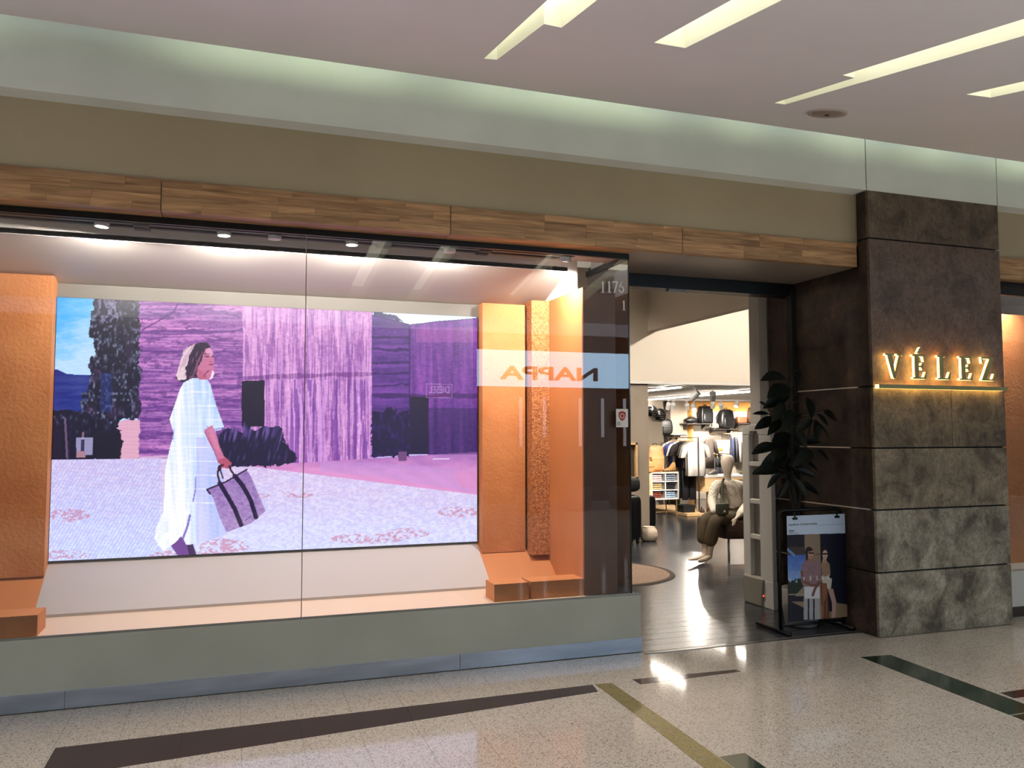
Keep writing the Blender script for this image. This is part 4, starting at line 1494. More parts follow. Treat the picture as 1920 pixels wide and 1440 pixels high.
for k, (sx, sy) in enumerate(stem_tops):
    tp = at(sx, sy, 5.42)
    tp.x = min(tp.x, 4.6)
    MB().tube([(PX - 0.03 + 0.03 * k, PYY, 0.25), (PX + 0.01 - 0.02 * k, PYY, 0.8), ((PX + tp.x) / 2, PYY, 1.25), tuple(tp)], [0.014, 0.012, 0.009, 0.004], 8).build('stem', M_STEM, plant, smooth=True)
# stalks from the stem to the leaves
for (bx, by, tx, ty) in LV:
    B_ = at(bx, by, 5.42)
    B_.x = min(B_.x, 4.6)
    sx = PX + (at(1483, 800, PYY).x - PX) * 0.6
    MB().tube([(sx, PYY, B_.z - 0.05), tuple(B_)], 0.004, 5).build('stalk', M_STEM, plant)

# ---- security gate
gx0, gx1 = 4.492, 4.538
M_GATE = mat('gate_plastic', (214, 210, 203), 0.45)
M_GATE2 = mat('gate_cover', (150, 143, 130), 0.5)
gt = thing('security_gate', (4.515, 6.24, 0), 'grey anti-theft gate panel with three rungs at the shop door', 'security gate')
zg = lambda y_, py: at(0, 0, 1).z
def gz(px, py):
    d = FW * FPX + RT * (px - 960) - UP * (py - 720)
    return (EYE + d * (4.515 / d.x))
yn0, yn1 = gz(1450, 900).y, gz(1427, 900).y
yf0, yf1 = gz(1409, 900).y, gz(1396, 900).y
ztop = gz(1420, 795).z
MB().box(gx0, gx1, yn0, yn1, 0, ztop - 0.10).build('post', M_GATE, gt, bevel=0.008)
MB().box(gx0, gx1, yf0, yf1, 0, ztop - 0.10).build('post', M_GATE, gt, bevel=0.008)
ym = (yn0 + yf1) / 2
arch = []
for k in range(13):
    q = math.pi * k / 12
    arch.append((ym - (yf1 - yn0) / 2 * math.cos(q) * 1.0, ztop - 0.10 + 0.10 * math.sin(q) ** 0.5))
inner = [(yf0 - 0.005, ztop - 0.10), (yf0 - 0.02, ztop - 0.065), (yn1 + 0.02, ztop - 0.065), (yn1 + 0.005, ztop - 0.10)]
MB().prism(arch + inner, gx0, gx1, 'yz').build('arch', M_GATE, gt, bevel=0.006)
MB().prism([(ym - 0.09, ztop - 0.045), (ym + 0.09, ztop - 0.045), (ym + 0.085, ztop - 0.012), (ym - 0.085, ztop - 0.012)], gx0 - 0.002, gx0 + 0.004, 'yz').build('name_plate', mat('gate_plate', (196, 190, 180), 0.5), gt)
for py in (870, 940, 1006):
    z = gz(1417, py).z
    MB().box(gx0 + 0.004, gx1 - 0.004, yn1 - 0.04, yf0 + 0.02, z - 0.022, z + 0.022).build('rung', M_GATE, gt, bevel=0.006)
zb = gz(1417, 1080).z
MB().prism([(yn1 - 0.03, 0.0), (yf1 - 0.02, 0.0), (yf1 - 0.005, zb), (yn1 - 0.06, zb)], gx0 - 0.02, gx1 + 0.015, 'yz').build('base_cover', M_GATE2, gt, bevel=0.012)
MB().box(gx0 - 0.002, gx1 + 0.002, yn0 - 0.002, yn1 + 0.01, 0, zb - 0.01).build('foot_cover', M_GATE, gt, bevel=0.006)
q = gz(1437, 1117)
MB().lathe([(0.001, -0.004), (0.022, -0.003), (0.026, 0.0)], (gx0 - 0.002, q.y, q.z - 0.02), 16, 'x').build('lock_plate', M_GATE2, gt)
MB().lathe([(0.001, -0.003), (0.006, 0.0)], (gx0 - 0.008, q.y, q.z), 10, 'x').build('indicator', emit('red_led', (255, 70, 30), 6.0, False), gt)

# ================================================================ SHOP INTERIOR
# ---- round rug, black box, pouf, suitcases, framed mirror
rug = thing('round_rug', (3.88, 8.25, 0), 'round brown rug with a dark border inside the entrance', 'rug')
MB().lathe([(0.001, 0.010), (0.74, 0.010), (0.74, 0.0)], (3.88, 8.25, 0), 72).build('pile', mat('rug_pile', (140, 116, 98), 0.95, c2=(112, 92, 78), scale=60, bump=0.4), rug)
MB().lathe([(0.74, 0.0), (0.742, 0.012), (0.788, 0.011), (0.80, 0.0)], (3.88, 8.25, 0), 72).build('border', mat('rug_border', (58, 46, 40), 0.95), rug)
bxs = thing('display_block', (3.65, 8.3, 0.012), 'low black display block with a white top behind the window corner', 'display block')
MB().box(3.25, 4.04, 8.0, 8.6, 0.012, 0.39).build('block_body', M_BLACKM, bxs, bevel=0.004)
MB().box(3.24, 4.05, 7.99, 8.61, 0.39, 0.41).build('block_top', M_WHITE, bxs, bevel=0.003)

M_POUF = mat('woven_white', (222, 206, 186), 0.8, c2=(196, 176, 154), scale=4, stretch=(1, 1, 12), bump=0.4)
pf = thing('woven_basket', (5.68, 10.48, 0), 'round whitish woven basket on the floor by the taupe partition', 'basket')
MB().lathe([(0.09, 0.0), (0.115, 0.02), (0.128, 0.08), (0.118, 0.15), (0.085, 0.195), (0.075, 0.198), (0.075, 0.19), (0.10, 0.14), (0.001, 0.05)], (5.68, 10.48, 0), 32).build('bowl', M_POUF, pf, smooth=True)
MB().lathe([(0.072, 0.195), (0.078, 0.205), (0.088, 0.202), (0.086, 0.194)], (5.68, 10.48, 0), 32).build('rim', M_POUF, pf, smooth=True)

M_SUIT = mat('suitcase_shell', (16, 16, 18), 0.35)


def suitcase(loc, w, d, h, label, rz=0.0):
    t = thing('suitcase', loc, label, 'suitcase', 'black suitcases', rz)
    z0 = 0.06
    MB().superq((0, 0, z0 + h / 2), (w / 2, d / 2, h / 2), 0.28, 0.3, 28, 14).build('shell', M_SUIT, t, smooth=True, org=(0, 0, 0))
    for k in range(4):
        xx = -w * 0.32 + k * w * 0.213
        MB().box(xx - 0.006, xx + 0.006, -d / 2 - 0.004, -d / 2 + 0.012, z0 + h * 0.12, z0 + h * 0.86).build('ridge', M_SUIT, t, org=(0, 0, 0))
    for sx in (-1, 1):
        for sy in (-1, 1):
            wl = MB().lathe([(0.001, -0.012), (0.026, -0.012), (0.028, 0.0), (0.026, 0.012), (0.001, 0.012)], (sx * w * 0.36, sy * d * 0.3, 0.028), 14, 'x').build('wheel', M_BLACK, t, org=(0, 0, 0))
            MB().box(sx * w * 0.36 - 0.018, sx * w * 0.36 + 0.018, sy * d * 0.3 - 0.015, sy * d * 0.3 + 0.015, 0.045, 0.085).build('fork', M_BLACK, wl, org=(0, 0, 0))
    MB().tube([(-w * 0.2, 0, z0 + h - 0.01), (-w * 0.2, 0, z0 + h + 0.03), (w * 0.2, 0, z0 + h + 0.03), (w * 0.2, 0, z0 + h - 0.01)], 0.009, 8).build('handle', M_BLACK, t, smooth=True, org=(0, 0, 0))
    MB().tube([(-w * 0.02, -d / 2, z0 + h * 0.05), (-w * 0.02, -d / 2 - 0.004, z0 + h * 0.95)], 0.004, 6).build('zip', mat('zip_grey', (70, 70, 72), 0.4, 0.6), t, org=(0, 0, 0))
    return t


suitcase((6.06, 11.36, 0), 0.36, 0.24, 0.52, 'black wheeled suitcase beyond the taupe partition near the basket', 0.2)
suitcase((5.22, 10.30, 0), 0.40, 0.26, 0.62, 'tall black suitcase left of the woven basket', 0.1)
suitcase((4.80, 10.62, 0), 0.46, 0.28, 0.86, 'tallest black suitcase, behind the window corner glass', 0.0)
# soft black bag on the tall case
bp_ = thing('duffel_bag', (5.22, 10.30, 0.725), 'black duffel bag lying on the tall suitcase by the basket', 'bag')
MB().superq((5.22, 10.30, 0.725 + 0.10), (0.20, 0.12, 0.105), 0.55, 0.5, 24, 12).build('bag_body', mat('black_nylon', (18, 18, 20), 0.7, bump=0.3, bscale=20), bp_, smooth=True)
MB().tube([(5.13, 10.30, 0.90), (5.16, 10.30, 0.98), (5.27, 10.30, 0.98), (5.31, 10.30, 0.90)], 0.010, 8).build('bag_handle', M_BLACK, bp_, smooth=True)
fr_ = thing('wall_mirror', (5.60, 10.94, 1.0), 'small wood-framed mirror hung on the taupe partition', 'mirror')
f0, f1 = at(1172, 898, 10.94), at(1192, 830, 10.94)
fx0, fx1, fz0, fz1 = f0.x, f1.x, f0.z, f1.z
for (aa, bb, cc, dd) in ((fx0, fx1, fz0, fz0 + 0.03), (fx0, fx1, fz1 - 0.03, fz1), (fx0, fx0 + 0.03, fz0, fz1), (fx1 - 0.03, fx1, fz0, fz1)):
    MB().box(aa, bb, 10.88, 10.948, cc, dd).build('frame_side', M_WOODP, fr_)
MB().box(fx0 + 0.02, fx1 - 0.02, 10.93, 10.948, fz0 + 0.02, fz1 - 0.02).build('mirror_glass', mat('dim_mirror', (96, 78, 66), 0.3, 0.2), fr_)

# ---- leather bench
M_LEATH = mat('brown_leather', (74, 48, 38), 0.38, c2=(60, 38, 30), scale=6, bump=0.25, bscale=30)
bn = thing('leather_bench', (6.15, 8.85, 0), 'dark brown leather bench under the seated mannequin', 'bench')
MB().superq((6.20, 8.85, 0.37), (0.56, 0.36, 0.125), 0.3, 0.22, 40, 14).build('cushion', M_LEATH, bn, smooth=True)
MB().tube([(5.66, 8.495, 0.37), (6.74, 8.495, 0.37)], 0.006, 6).build('seam', M_LEATH, bn)
for xx in (5.74, 6.66):
    for yy in (8.58, 9.12):
        MB().tube([(xx, yy, 0), (xx, yy, 0.27)], 0.014, 10).build('leg', M_CHAN, bn, smooth=True)


# ---- seated mannequin
def skin_mesh(name, joints, edges, root, material, parent, sub=2, smooth=True):
    """one continuous surface grown round a joint skeleton; joints: name -> (point, rx, ry)"""
    names = list(joints)
    me = bpy.data.meshes.new(name)
    me.from_pydata([tuple(joints[n][0]) for n in names], [(names.index(a_), names.index(b_)) for a_, b_ in edges], [])
    o = bpy.data.objects.new(name, me)
    COL.objects.link(o)
    md = o.modifiers.new('skin', 'SKIN')
    md.use_smooth_shade = smooth
    md.branch_smoothing = 0.6
    for i, n in enumerate(names):
        sv = me.skin_vertices[0].data[i]
        sv.radius = joints[n][1:3]
        sv.use_root = (n == root)
    ms = o.modifiers.new('subdivision', 'SUBSURF')
    ms.levels = ms.render_levels = sub
    dg = bpy.context.evaluated_depsgraph_get()
    m2 = bpy.data.meshes.new_from_object(o.evaluated_get(dg))
    bpy.data.objects.remove(o)
    bpy.data.meshes.remove(me)
    m2.name = name
    rt_ = parent
    while rt_.parent:
        rt_ = rt_.parent
    m2.transform(Matrix.Translation(-rt_.location))
    m2.materials.clear()
    m2.materials.append(material)
    m2.shade_smooth()
    o = bpy.data.objects.new(name, m2)
    COL.objects.link(o)
    o.parent = parent
    return o


man = thing('mannequin', (5.72, 8.6, 0), 'faceless white mannequin in knit sweater and olive trousers seated on the bench', 'mannequin')
M_MANN = mat('mannequin_white', (224, 208, 190), 0.45)
Y0 = 8.72
J = lambda px, py, dy: at(px, py, Y0 + dy)
hipc = J(1378, 958, 0.08)
body = {
    'pelvis': (hipc, 0.10, 0.085), 'waist': (J(1372, 938, 0.06), 0.085, 0.075), 'chest': (J(1366, 918, 0.03), 0.12, 0.10), 'neckb': (J(1364, 900, 0.02), 0.055, 0.055),
    'neck': (J(1364, 892, 0.0), 0.042, 0.042), 'chin': (J(1363.5, 881, -0.02), 0.062, 0.068), 'head': (J(1364, 868, -0.01), 0.092, 0.10), 'crown': (J(1364, 858, 0.0), 0.084, 0.092), 'tip': (J(1364, 851.5, 0.0), 0.046, 0.052),
    'shr': (J(1343, 907, 0.0), 0.055, 0.055), 'elr': (J(1334, 938, -0.05), 0.042, 0.042), 'wrr': (J(1340, 962, -0.25), 0.028, 0.028),
    'shl': (J(1388, 907, 0.08), 0.055, 0.055), 'ell': (J(1400, 944, 0.06), 0.042, 0.042), 'wrl': (J(1385, 966, -0.22), 0.028, 0.028), 'pal': (J(1379, 973, -0.27), 0.034, 0.018),
    'hpr': (J(1362, 966, 0.0), 0.085, 0.085), 'knr': (J(1324, 972, -0.12), 0.062, 0.062), 'anr': (J(1322, 1034, -0.12), 0.036, 0.036), 'her': (J(1319, 1043, -0.10), 0.034, 0.034), 'bar': (J(1304, 1048, -0.28), 0.030, 0.022), 'tor': (J(1292, 1049.5, -0.36), 0.018, 0.012),
    'hpl': (J(1392, 966, 0.10), 0.085, 0.085), 'knl': (J(1342, 974, -0.30), 0.062, 0.062), 'anl': (J(1331, 1034, -0.16), 0.036, 0.036), 'hel': (J(1331, 1044, -0.14), 0.034, 0.034), 'bal': (J(1318, 1050, -0.30), 0.030, 0.022), 'tol': (J(1309, 1052, -0.38), 0.018, 0.012),
}
be = [('pelvis', 'waist'), ('waist', 'chest'), ('chest', 'neckb'), ('neckb', 'neck'), ('neck', 'chin'), ('chin', 'head'), ('head', 'crown'), ('crown', 'tip'), ('chest', 'shr'), ('shr', 'elr'), ('elr', 'wrr'),
      ('chest', 'shl'), ('shl', 'ell'), ('ell', 'wrl'), ('wrl', 'pal'), ('pelvis', 'hpr'), ('hpr', 'knr'), ('knr', 'anr'), ('anr', 'her'), ('her', 'bar'), ('bar', 'tor'),
      ('pelvis', 'hpl'), ('hpl', 'knl'), ('knl', 'anl'), ('anl', 'hel'), ('hel', 'bal'), ('bal', 'tol')]
# fingers of the visible hand
pal = body['pal'][0]
wrl = body['wrl'][0]
hd_ = (pal - wrl).normalized()
sd_ = Vector((0.75, 0.3, 0.1)).normalized()
for k, (off, ln) in enumerate(((-0.026, 0.062), (-0.009, 0.078), (0.009, 0.074), (0.026, 0.058))):
    p1 = pal + sd_ * off + hd_ * 0.022
    p2 = p1 + hd_ * ln * 0.5 + Vector((0, -0.005, -0.012))
    p3 = p2 + hd_ * ln * 0.35 + Vector((0, 0, -0.03))
    body['f%da' % k], body['f%db' % k], body['f%dc' % k] = (p1, 0.010, 0.010), (p2, 0.0085, 0.0085), (p3, 0.006, 0.006)
    be += [('pal', 'f%da' % k), ('f%da' % k, 'f%db' % k), ('f%db' % k, 'f%dc' % k)]
body['th1'], body['th2'] = (pal - sd_ * 0.045 - hd_ * 0.005, 0.011, 0.011), (pal - sd_ * 0.065 + hd_ * 0.03, 0.007, 0.007)
be += [('pal', 'th1'), ('th1', 'th2')]
skin_mesh('body', body, be, 'pelvis', M_MANN, man)


def knit(name):
    mt, nt, b_ = newmat(name)
    N, L = nt.nodes, nt.links
    tc = N.new('ShaderNodeTexCoord')
    vo = N.new('ShaderNodeTexVoronoi')
    vo.inputs['Scale'].default_value = 55
    vo.inputs['Randomness'].default_value = 0.25
    L.new(tc.outputs['Object'], vo.inputs['Vector'])
    rp = N.new('ShaderNodeValToRGB')
    rp.color_ramp.elements[0].position, rp.color_ramp.elements[1].position = 0.30, 0.42
    rp.color_ramp.elements[0].color = (*srgb(120, 104, 88), 1)
    rp.color_ramp.elements[1].color = (*srgb(236, 226, 210), 1)
    L.new(vo.outputs['Distance'], rp.inputs['Fac'])
    # open stitches only on yoke and sleeves, plain knit below the chest
    sx = N.new('ShaderNodeSeparateXYZ')
    L.new(tc.outputs['Object'], sx.inputs[0])
    mr = N.new('ShaderNodeMapRange')
    mr.inputs['From Min'].default_value, mr.inputs['From Max'].default_value = 0.74, 0.78
    L.new(sx.outputs['Z'], mr.inputs['Value'])
    mx = N.new('ShaderNodeMix')
    mx.data_type = 'RGBA'
    L.new(mr.outputs[0], mx.inputs[0])
    mx.inputs[6].default_value = (*srgb(236, 226, 210), 1)
    L.new(rp.outputs[0], mx.inputs[7])
    L.new(mx.outputs[2], b_.inputs['Base Color'])
    bp = N.new('ShaderNodeBump')
    bp.inputs['Strength'].default_value = 0.5
    bp.inputs['Distance'].default_value = 0.01
    L.new(vo.outputs['Distance'], bp.inputs['Height'])
    L.new(bp.outputs[0], b_.inputs['Normal'])
    b_.inputs['Roughness'].default_value = 0.9
    return mt


sw = {k: (body[k][0], body[k][1], body[k][2]) for k in ('waist', 'chest', 'neckb', 'shr', 'elr', 'wrr', 'shl', 'ell', 'wrl')}
sw['waist'] = (body['waist'][0], 0.145, 0.125)
sw['hem'] = (J(1375, 953, 0.07), 0.15, 0.13)
sw['chest'] = (body['chest'][0], 0.15, 0.125)
sw['neckb'] = (J(1364, 895, 0.02), 0.062, 0.06)
for a_, r_ in (('shr', 0.072), ('elr', 0.060), ('wrr', 0.042), ('shl', 0.072), ('ell', 0.060), ('wrl', 0.042)):
    sw[a_] = (body[a_][0], r_, r_)
skin_mesh('sweater', sw, [('hem', 'waist'), ('waist', 'chest'), ('chest', 'neckb'), ('chest', 'shr'), ('shr', 'elr'), ('elr', 'wrr'), ('chest', 'shl'), ('shl', 'ell'), ('ell', 'wrl')], 'chest', knit('open_knit'), man)
M_OLIVET = mat('olive_cotton', (84, 70, 46), 0.8, c2=(64, 52, 34), scale=5, stretch=(1, 1, 0.3), bump=0.4, bscale=8)
tr = {'pelvis': (hipc, 0.15, 0.12), 'waistb': (J(1376, 940, 0.07), 0.135, 0.115), 'hpr': (body['hpr'][0], 0.105, 0.10), 'knr': (body['knr'][0], 0.088, 0.088), 'shr_': (J(1319, 1000, -0.12), 0.085, 0.085), 'hmr': (J(1319, 1022, -0.12), 0.092, 0.088),
      'hpl': (body['hpl'][0], 0.105, 0.10), 'knl': (body['knl'][0], 0.088, 0.088), 'shl_': (J(1335, 1002, -0.24), 0.085, 0.085), 'hml': (J(1330, 1025, -0.18), 0.092, 0.088)}
skin_mesh('trousers', tr, [('waistb', 'pelvis'), ('pelvis', 'hpr'), ('hpr', 'knr'), ('knr', 'shr_'), ('shr_', 'hmr'), ('pelvis', 'hpl'), ('hpl', 'knl'), ('knl', 'shl_'), ('shl_', 'hml')], 'pelvis', M_OLIVET, man)

# crossbody bag worn by the mannequin
M_BAGG = mat('green_leather', (62, 66, 54), 0.42, c2=(50, 54, 44), scale=5)
q = at(1354, 955, 8.42)
cb = thing('crossbody_bag', q, 'small dark green crossbody bag worn by the seated mannequin', 'bag')
MB().superq((q.x, q.y, q.z), (0.074, 0.036, 0.066), 0.25, 0.25, 24, 12).build('bag_body', M_BAGG, cb, smooth=True)
MB().superq((q.x, q.y - 0.02, q.z + 0.028), (0.076, 0.024, 0.044), 0.25, 0.25, 24, 12).build('flap', M_BAGG, cb, smooth=True)
MB().box(q.x - 0.012, q.x + 0.012, q.y - 0.052, q.y - 0.044, q.z - 0.03, q.z - 0.008).build('buckle', M_CHAN, cb)
s0, s1, s2, s3 = at(1352, 944, 8.45), at(1355, 920, 8.53), at(1354, 906, 8.58), at(1357, 898, 8.66)
MB().tube([tuple(q + Vector((0.0, 0, 0.06))), tuple(s0), tuple(s1), tuple(s2), tuple(s3)], 0.015, 8).build('strap', mat('olive_webbing', (58, 56, 42), 0.8), cb, smooth=True)
# ---- generic goods
def fabric(name, c, c2=None, rough=0.85):
    return mat('cloth_' + name, c, rough, c2=c2 or tuple(int(v * 0.84) for v in c), scale=7, stretch=(1, 1, 0.35), bump=0.3, bscale=10)


M_HANG = mat('hanger_wood', (190, 160, 120), 0.5)
M_BRASS = mat('brass_tube', (176, 146, 98), 0.35, 0.7)
M_DKTUBE = mat('dark_brown_tube', (58, 44, 36), 0.5)


def ring(cx, cy, z, a, b, n=20, rip=0.0, ph=0.0):
    out = []
    for k in range(n):
        q = 2 * math.pi * k / n
        r_ = 1 + rip * math.sin(5 * q + ph)
        out.append((cx + a * r_ * math.cos(q), cy + b * (1 + rip * 2 * math.sin(7 * q + ph)) * math.sin(q), z))
    return out


def garment(loc, label, cat, group, material, w=0.44, L=0.70, sleeve=0.22, rz=0.0, kind='shirt', collar=None, d=0.045):
    """loc = point on the rail; the piece hangs below it, flat across local x"""
    t = thing('hanging_' + kind, loc, label, cat, group, rz)
    k = dict(org=(0, 0, 0))
    MB().tube([(0.0, 0, 0.012), (0.014, 0, 0.004), (0.012, 0, -0.02), (0, 0, -0.035), (0, 0, -0.06)], 0.003, 6).build('hook', M_CHAN, t, **k)
    if kind in ('trousers',):
        MB().tube([(-w * 0.4, 0, -0.075), (0, 0, -0.06), (w * 0.4, 0, -0.075)], 0.008, 6).build('hanger', M_HANG, t, **k)
        MB().loft([ring(0, 0, -0.08, w * 0.42, d), ring(0, 0, -0.2, w * 0.46, d * 1.1), ring(0, 0, -0.34, w * 0.48, d * 1.1)]).build('waist', material, t, smooth=True, **k)
        for s in (-1, 1):
            MB().loft([ring(s * w * 0.23, 0, -0.30, w * 0.25, d), ring(s * w * 0.24, 0, -0.32 - (L - 0.32) * 0.5, w * 0.22, d * 0.9, rip=0.04), ring(s * w * 0.24, 0, -L, w * 0.20, d * 0.8, rip=0.05)]).build('leg', material, t, smooth=True, **k)
        return t
    MB().tube([(-w * 0.40, 0, -0.125), (-w * 0.15, 0, -0.08), (0, 0, -0.06), (w * 0.15, 0, -0.08), (w * 0.40, 0, -0.125)], 0.008, 6).build('hanger', M_HANG, t, **k)
    rip = 0.03
    rr = [ring(0, 0, -0.078, 0.055, 0.035), ring(0, 0, -0.088, w * 0.20, d * 0.8), ring(0, 0, -0.115, w * 0.38, d), ring(0, 0, -0.15, w * 0.46, d), ring(0, 0, -0.26, w * 0.43, d * 1.05, rip=rip * 0.5),
          ring(0, 0, -L * 0.65, w * 0.43, d * 1.1, rip=rip, ph=w * 20), ring(0, 0, -L, w * 0.45, d * 1.1, rip=rip * 1.6, ph=w * 30)]
    MB().loft(rr).build('torso', material, t, smooth=True, **k)
    for s in (-1, 1):
        MB().loft([[(s * (w * 0.38) + p[0] * 1.0, p[1], p[2]) for p in ring(0, 0, -0.135, 0.055, d * 0.8, 12)],
                   [(s * (w * 0.50) + p[0], p[1], p[2]) for p in ring(0, 0, -0.19, 0.06, d * 0.8, 12)],
                   [(s * (w * 0.50 + sleeve * 0.30) + p[0], p[1], p[2]) for p in ring(0, 0, -0.15 - sleeve, 0.060 if sleeve < 0.3 else 0.045, d * 0.75, 12)]]).build('sleeve', material, t, smooth=True, **k)
    if collar:
        MB().tube([(-0.05, -0.03, -0.075), (-0.02, -0.04, -0.10), (0, -0.045, -0.13), (0.02, -0.04, -0.10), (0.05, -0.03, -0.075)], 0.012, 6).build('collar', collar, t, smooth=True, **k)
        MB().box(-0.006, 0.006, -d - 0.006, -d + 0.01, -0.22, -0.12).build('placket', collar, t, **k)
    return t


def backpack(loc, w, d, h, material, label, group=None, rz=0.0, e=0.4, name='backpack', hw=None):
    t = thing(name, loc, label, 'backpack', group, rz)
    k = dict(org=(0, 0, 0))
    hw = hw or M_BLACK
    MB().superq((0, 0, h / 2), (w / 2, d / 2, h / 2), e, e * 0.8, 28, 14, lambda x, y, z: (x * (1 - 0.12 * max(0, z)), y * (1 - 0.15 * max(0, z)), z)).build('main_body', material, t, smooth=True, **k)
    MB().superq((0, -d * 0.45, h * 0.30), (w * 0.38, d * 0.22, h * 0.24), 0.35, 0.35, 24, 10).build('front_pocket', material, t, smooth=True, **k)
    MB().superq((0, -d * 0.50, h * 0.50), (w * 0.40, d * 0.17, h * 0.07), 0.35, 0.35, 20, 8).build('pocket_flap', material, t, smooth=True, **k)
    MB().tube([(-0.04, 0, h - 0.012), (-0.035, 0, h + 0.03), (0.035, 0, h + 0.03), (0.04, 0, h - 0.012)], 0.008, 6).build('top_handle', hw, t, smooth=True, **k)
    zz = [(-w * 0.36, -d * 0.44, h * 0.62), (-w * 0.34, -d * 0.42, h * 0.8), (0, -d * 0.36, h * 0.93), (w * 0.34, -d * 0.42, h * 0.8), (w * 0.36, -d * 0.44, h * 0.62)]
    MB().tube(zz, 0.005, 6).build('zip', hw, t, **k)
    for s in (-1, 1):
        MB().tube([(s * w * 0.25, d * 0.42, h * 0.9), (s * w * 0.42, d * 0.62, h * 0.6), (s * w * 0.40, d * 0.5, h * 0.15)], 0.016, 6).build('strap', material, t, smooth=True, **k)
    return t


def shoe(loc, label, group, material, sole, L=0.28, rz=0.0, boot=0.0):
    """toe towards local -x"""
    t = thing('boot' if boot else 'shoe', loc, label, 'boot' if boot else 'shoe', group, rz)
    k = dict(org=(0, 0, 0))
    out = [(-0.5, 0.0), (-0.47, 0.09), (-0.38, 0.155), (-0.2, 0.165), (0.05, 0.125), (0.3, 0.13), (0.46, 0.11), (0.5, 0.0), (0.46, -0.11), (0.3, -0.13), (0.05, -0.115), (-0.2, -0.15), (-0.38, -0.15), (-0.47, -0.09)]
    MB().prism([(a * L, b * L) for a, b in out], 0, 0.022, 'xy').build('sole', sole, t, **k)
    rings = []
    for s_, hh, ww in ((-0.48, 0.06, 0.07), (-0.40, 0.13, 0.14), (-0.22, 0.20, 0.155), (-0.02, 0.30, 0.13), (0.12, 0.36 + boot * 0.5, 0.115), (0.28, 0.38 + boot, 0.12), (0.42, 0.38 + boot, 0.11), (0.485, 0.30 + boot, 0.07)):
        rr = []
        for j in range(12):
            q = math.pi * j / 11
            rr.append((s_ * L, math.cos(q) * ww * L * (1 - 0.25 * math.sin(q)), 0.018 + math.sin(q) ** 0.6 * hh * L * 0.75))
        rings.append(rr)
    MB().loft(rings).build('upper', material, t, smooth=True, **k)
    for j in range(3):
        xx = (-0.10 + 0.07 * j) * L
        zz = 0.018 + (0.24 + 0.06 * j + boot * 0.1 * j) * L * 0.75
        MB().tube([(xx, -0.05 * L, zz), (xx, 0, zz + 0.006), (xx, 0.05 * L, zz)], 0.004, 5).build('lace', M_HANG if not boot else M_BLACK, t, **k)
    return t


# ---- clothes rack with its platform
RX, RY = 8.395, 13.5
rack = thing('clothes_rack', (8.45, 14.1, 0), 'clothes rack with brass rail standing on a wooden platform', 'clothes rack')
MB().box(7.98, 8.70, 13.25, 15.05, 0.0, 0.055).build('platform', M_WOODP, rack, bevel=0.004)
MB().tube([(RX, RY, 0.05), (RX, RY, 1.47)], 0.013, 10).build('pole', M_DKTUBE, rack, smooth=True)
MB().tube([(8.58, 14.95, 0.05), (8.58, 14.95, 1.47)], 0.013, 10).build('pole', M_DKTUBE, rack, smooth=True)
MB().tube([(RX, RY - 0.03, 1.455), (8.585, 15.0, 1.455)], 0.011, 10).build('rail', M_BRASS, rack, smooth=True)
GR = 'clothes on the brass rack'
def on_rail(y):
    return (RX + (8.58 - RX) * (y - RY) / 1.45, y, 1.462)
cl = [
    (13.60, 'shirt', (246, 240, 232), 0.46, 0.74, 0.24, 'white polo shirt in front on the brass rack'),
    (13.72, 'shirt', (150, 146, 138), 0.44, 0.74, 0.24, 'grey shirt directly behind the white polo on the rack'),
    (13.84, 'shirt', (70, 66, 64), 0.42, 0.60, 0.20, 'charcoal shirt behind the grey shirt on the rack'),
    (13.95, 'trousers', (26, 28, 38), 0.36, 1.22, 0, 'long navy trousers hanging nearer the polo on the rack'),
    (14.07, 'trousers', (22, 24, 32), 0.36, 1.20, 0, 'long navy trousers hanging farther back on the rack'),
    (14.20, 'shirt', (48, 38, 40), 0.44, 0.60, 0.22, 'dark brown shirt beside the navy trousers on the rack'),
    (14.34, 'shirt', (240, 238, 236), 0.44, 0.84, 0.22, 'long white shirt between dark brown and blue on the rack'),
    (14.46, 'shirt', (60, 84, 170), 0.44, 0.70, 0.22, 'bright blue shirt on the brass rack'),
    (14.57, 'shirt', (120, 86, 112), 0.44, 0.68, 0.22, 'mauve shirt between blue and white on the rack'),
    (14.70, 'shirt', (238, 234, 230), 0.44, 0.66, 0.22, 'white shirt at the far end of the brass rack'),
]
for i, (y, kd, c, w, L, sl, lb) in enumerate(cl):
    garment(on_rail(y), lb, 'trousers' if kd == 'trousers' else 'shirt', GR, fabric('g%d' % i, c), w, L, sl, 0.06, kd, collar=fabric('g0', c) if i == 0 else None)
M_SOLEW = mat('sole_white', (220, 214, 204), 0.6)
M_SOLED = mat('sole_dark', (36, 30, 28), 0.6)
shoe((8.55, 13.42, 0.055), 'dark brown dress shoe on the platform edge, right of the pair', 'shoes on the platform', mat('shoe_brown', (58, 40, 34), 0.35), M_SOLED, 0.29, R(60))
shoe((8.40, 13.40, 0.055), 'dark brown dress shoe on the platform edge, left of the pair', 'shoes on the platform', mat('shoe_brown', (58, 40, 34), 0.35), M_SOLED, 0.29, R(60))
sb = thing('shoe_box', (8.10, 13.5, 0.055), 'black shoe box on the wooden platform under the trousers', 'box')
MB().box(8.00, 8.24, 13.40, 13.70, 0.055, 0.16).build('box_body', M_BLACKM, sb)
MB().box(7.995, 8.245, 13.395, 13.705, 0.16, 0.19).build('lid', M_BLACKM, sb)

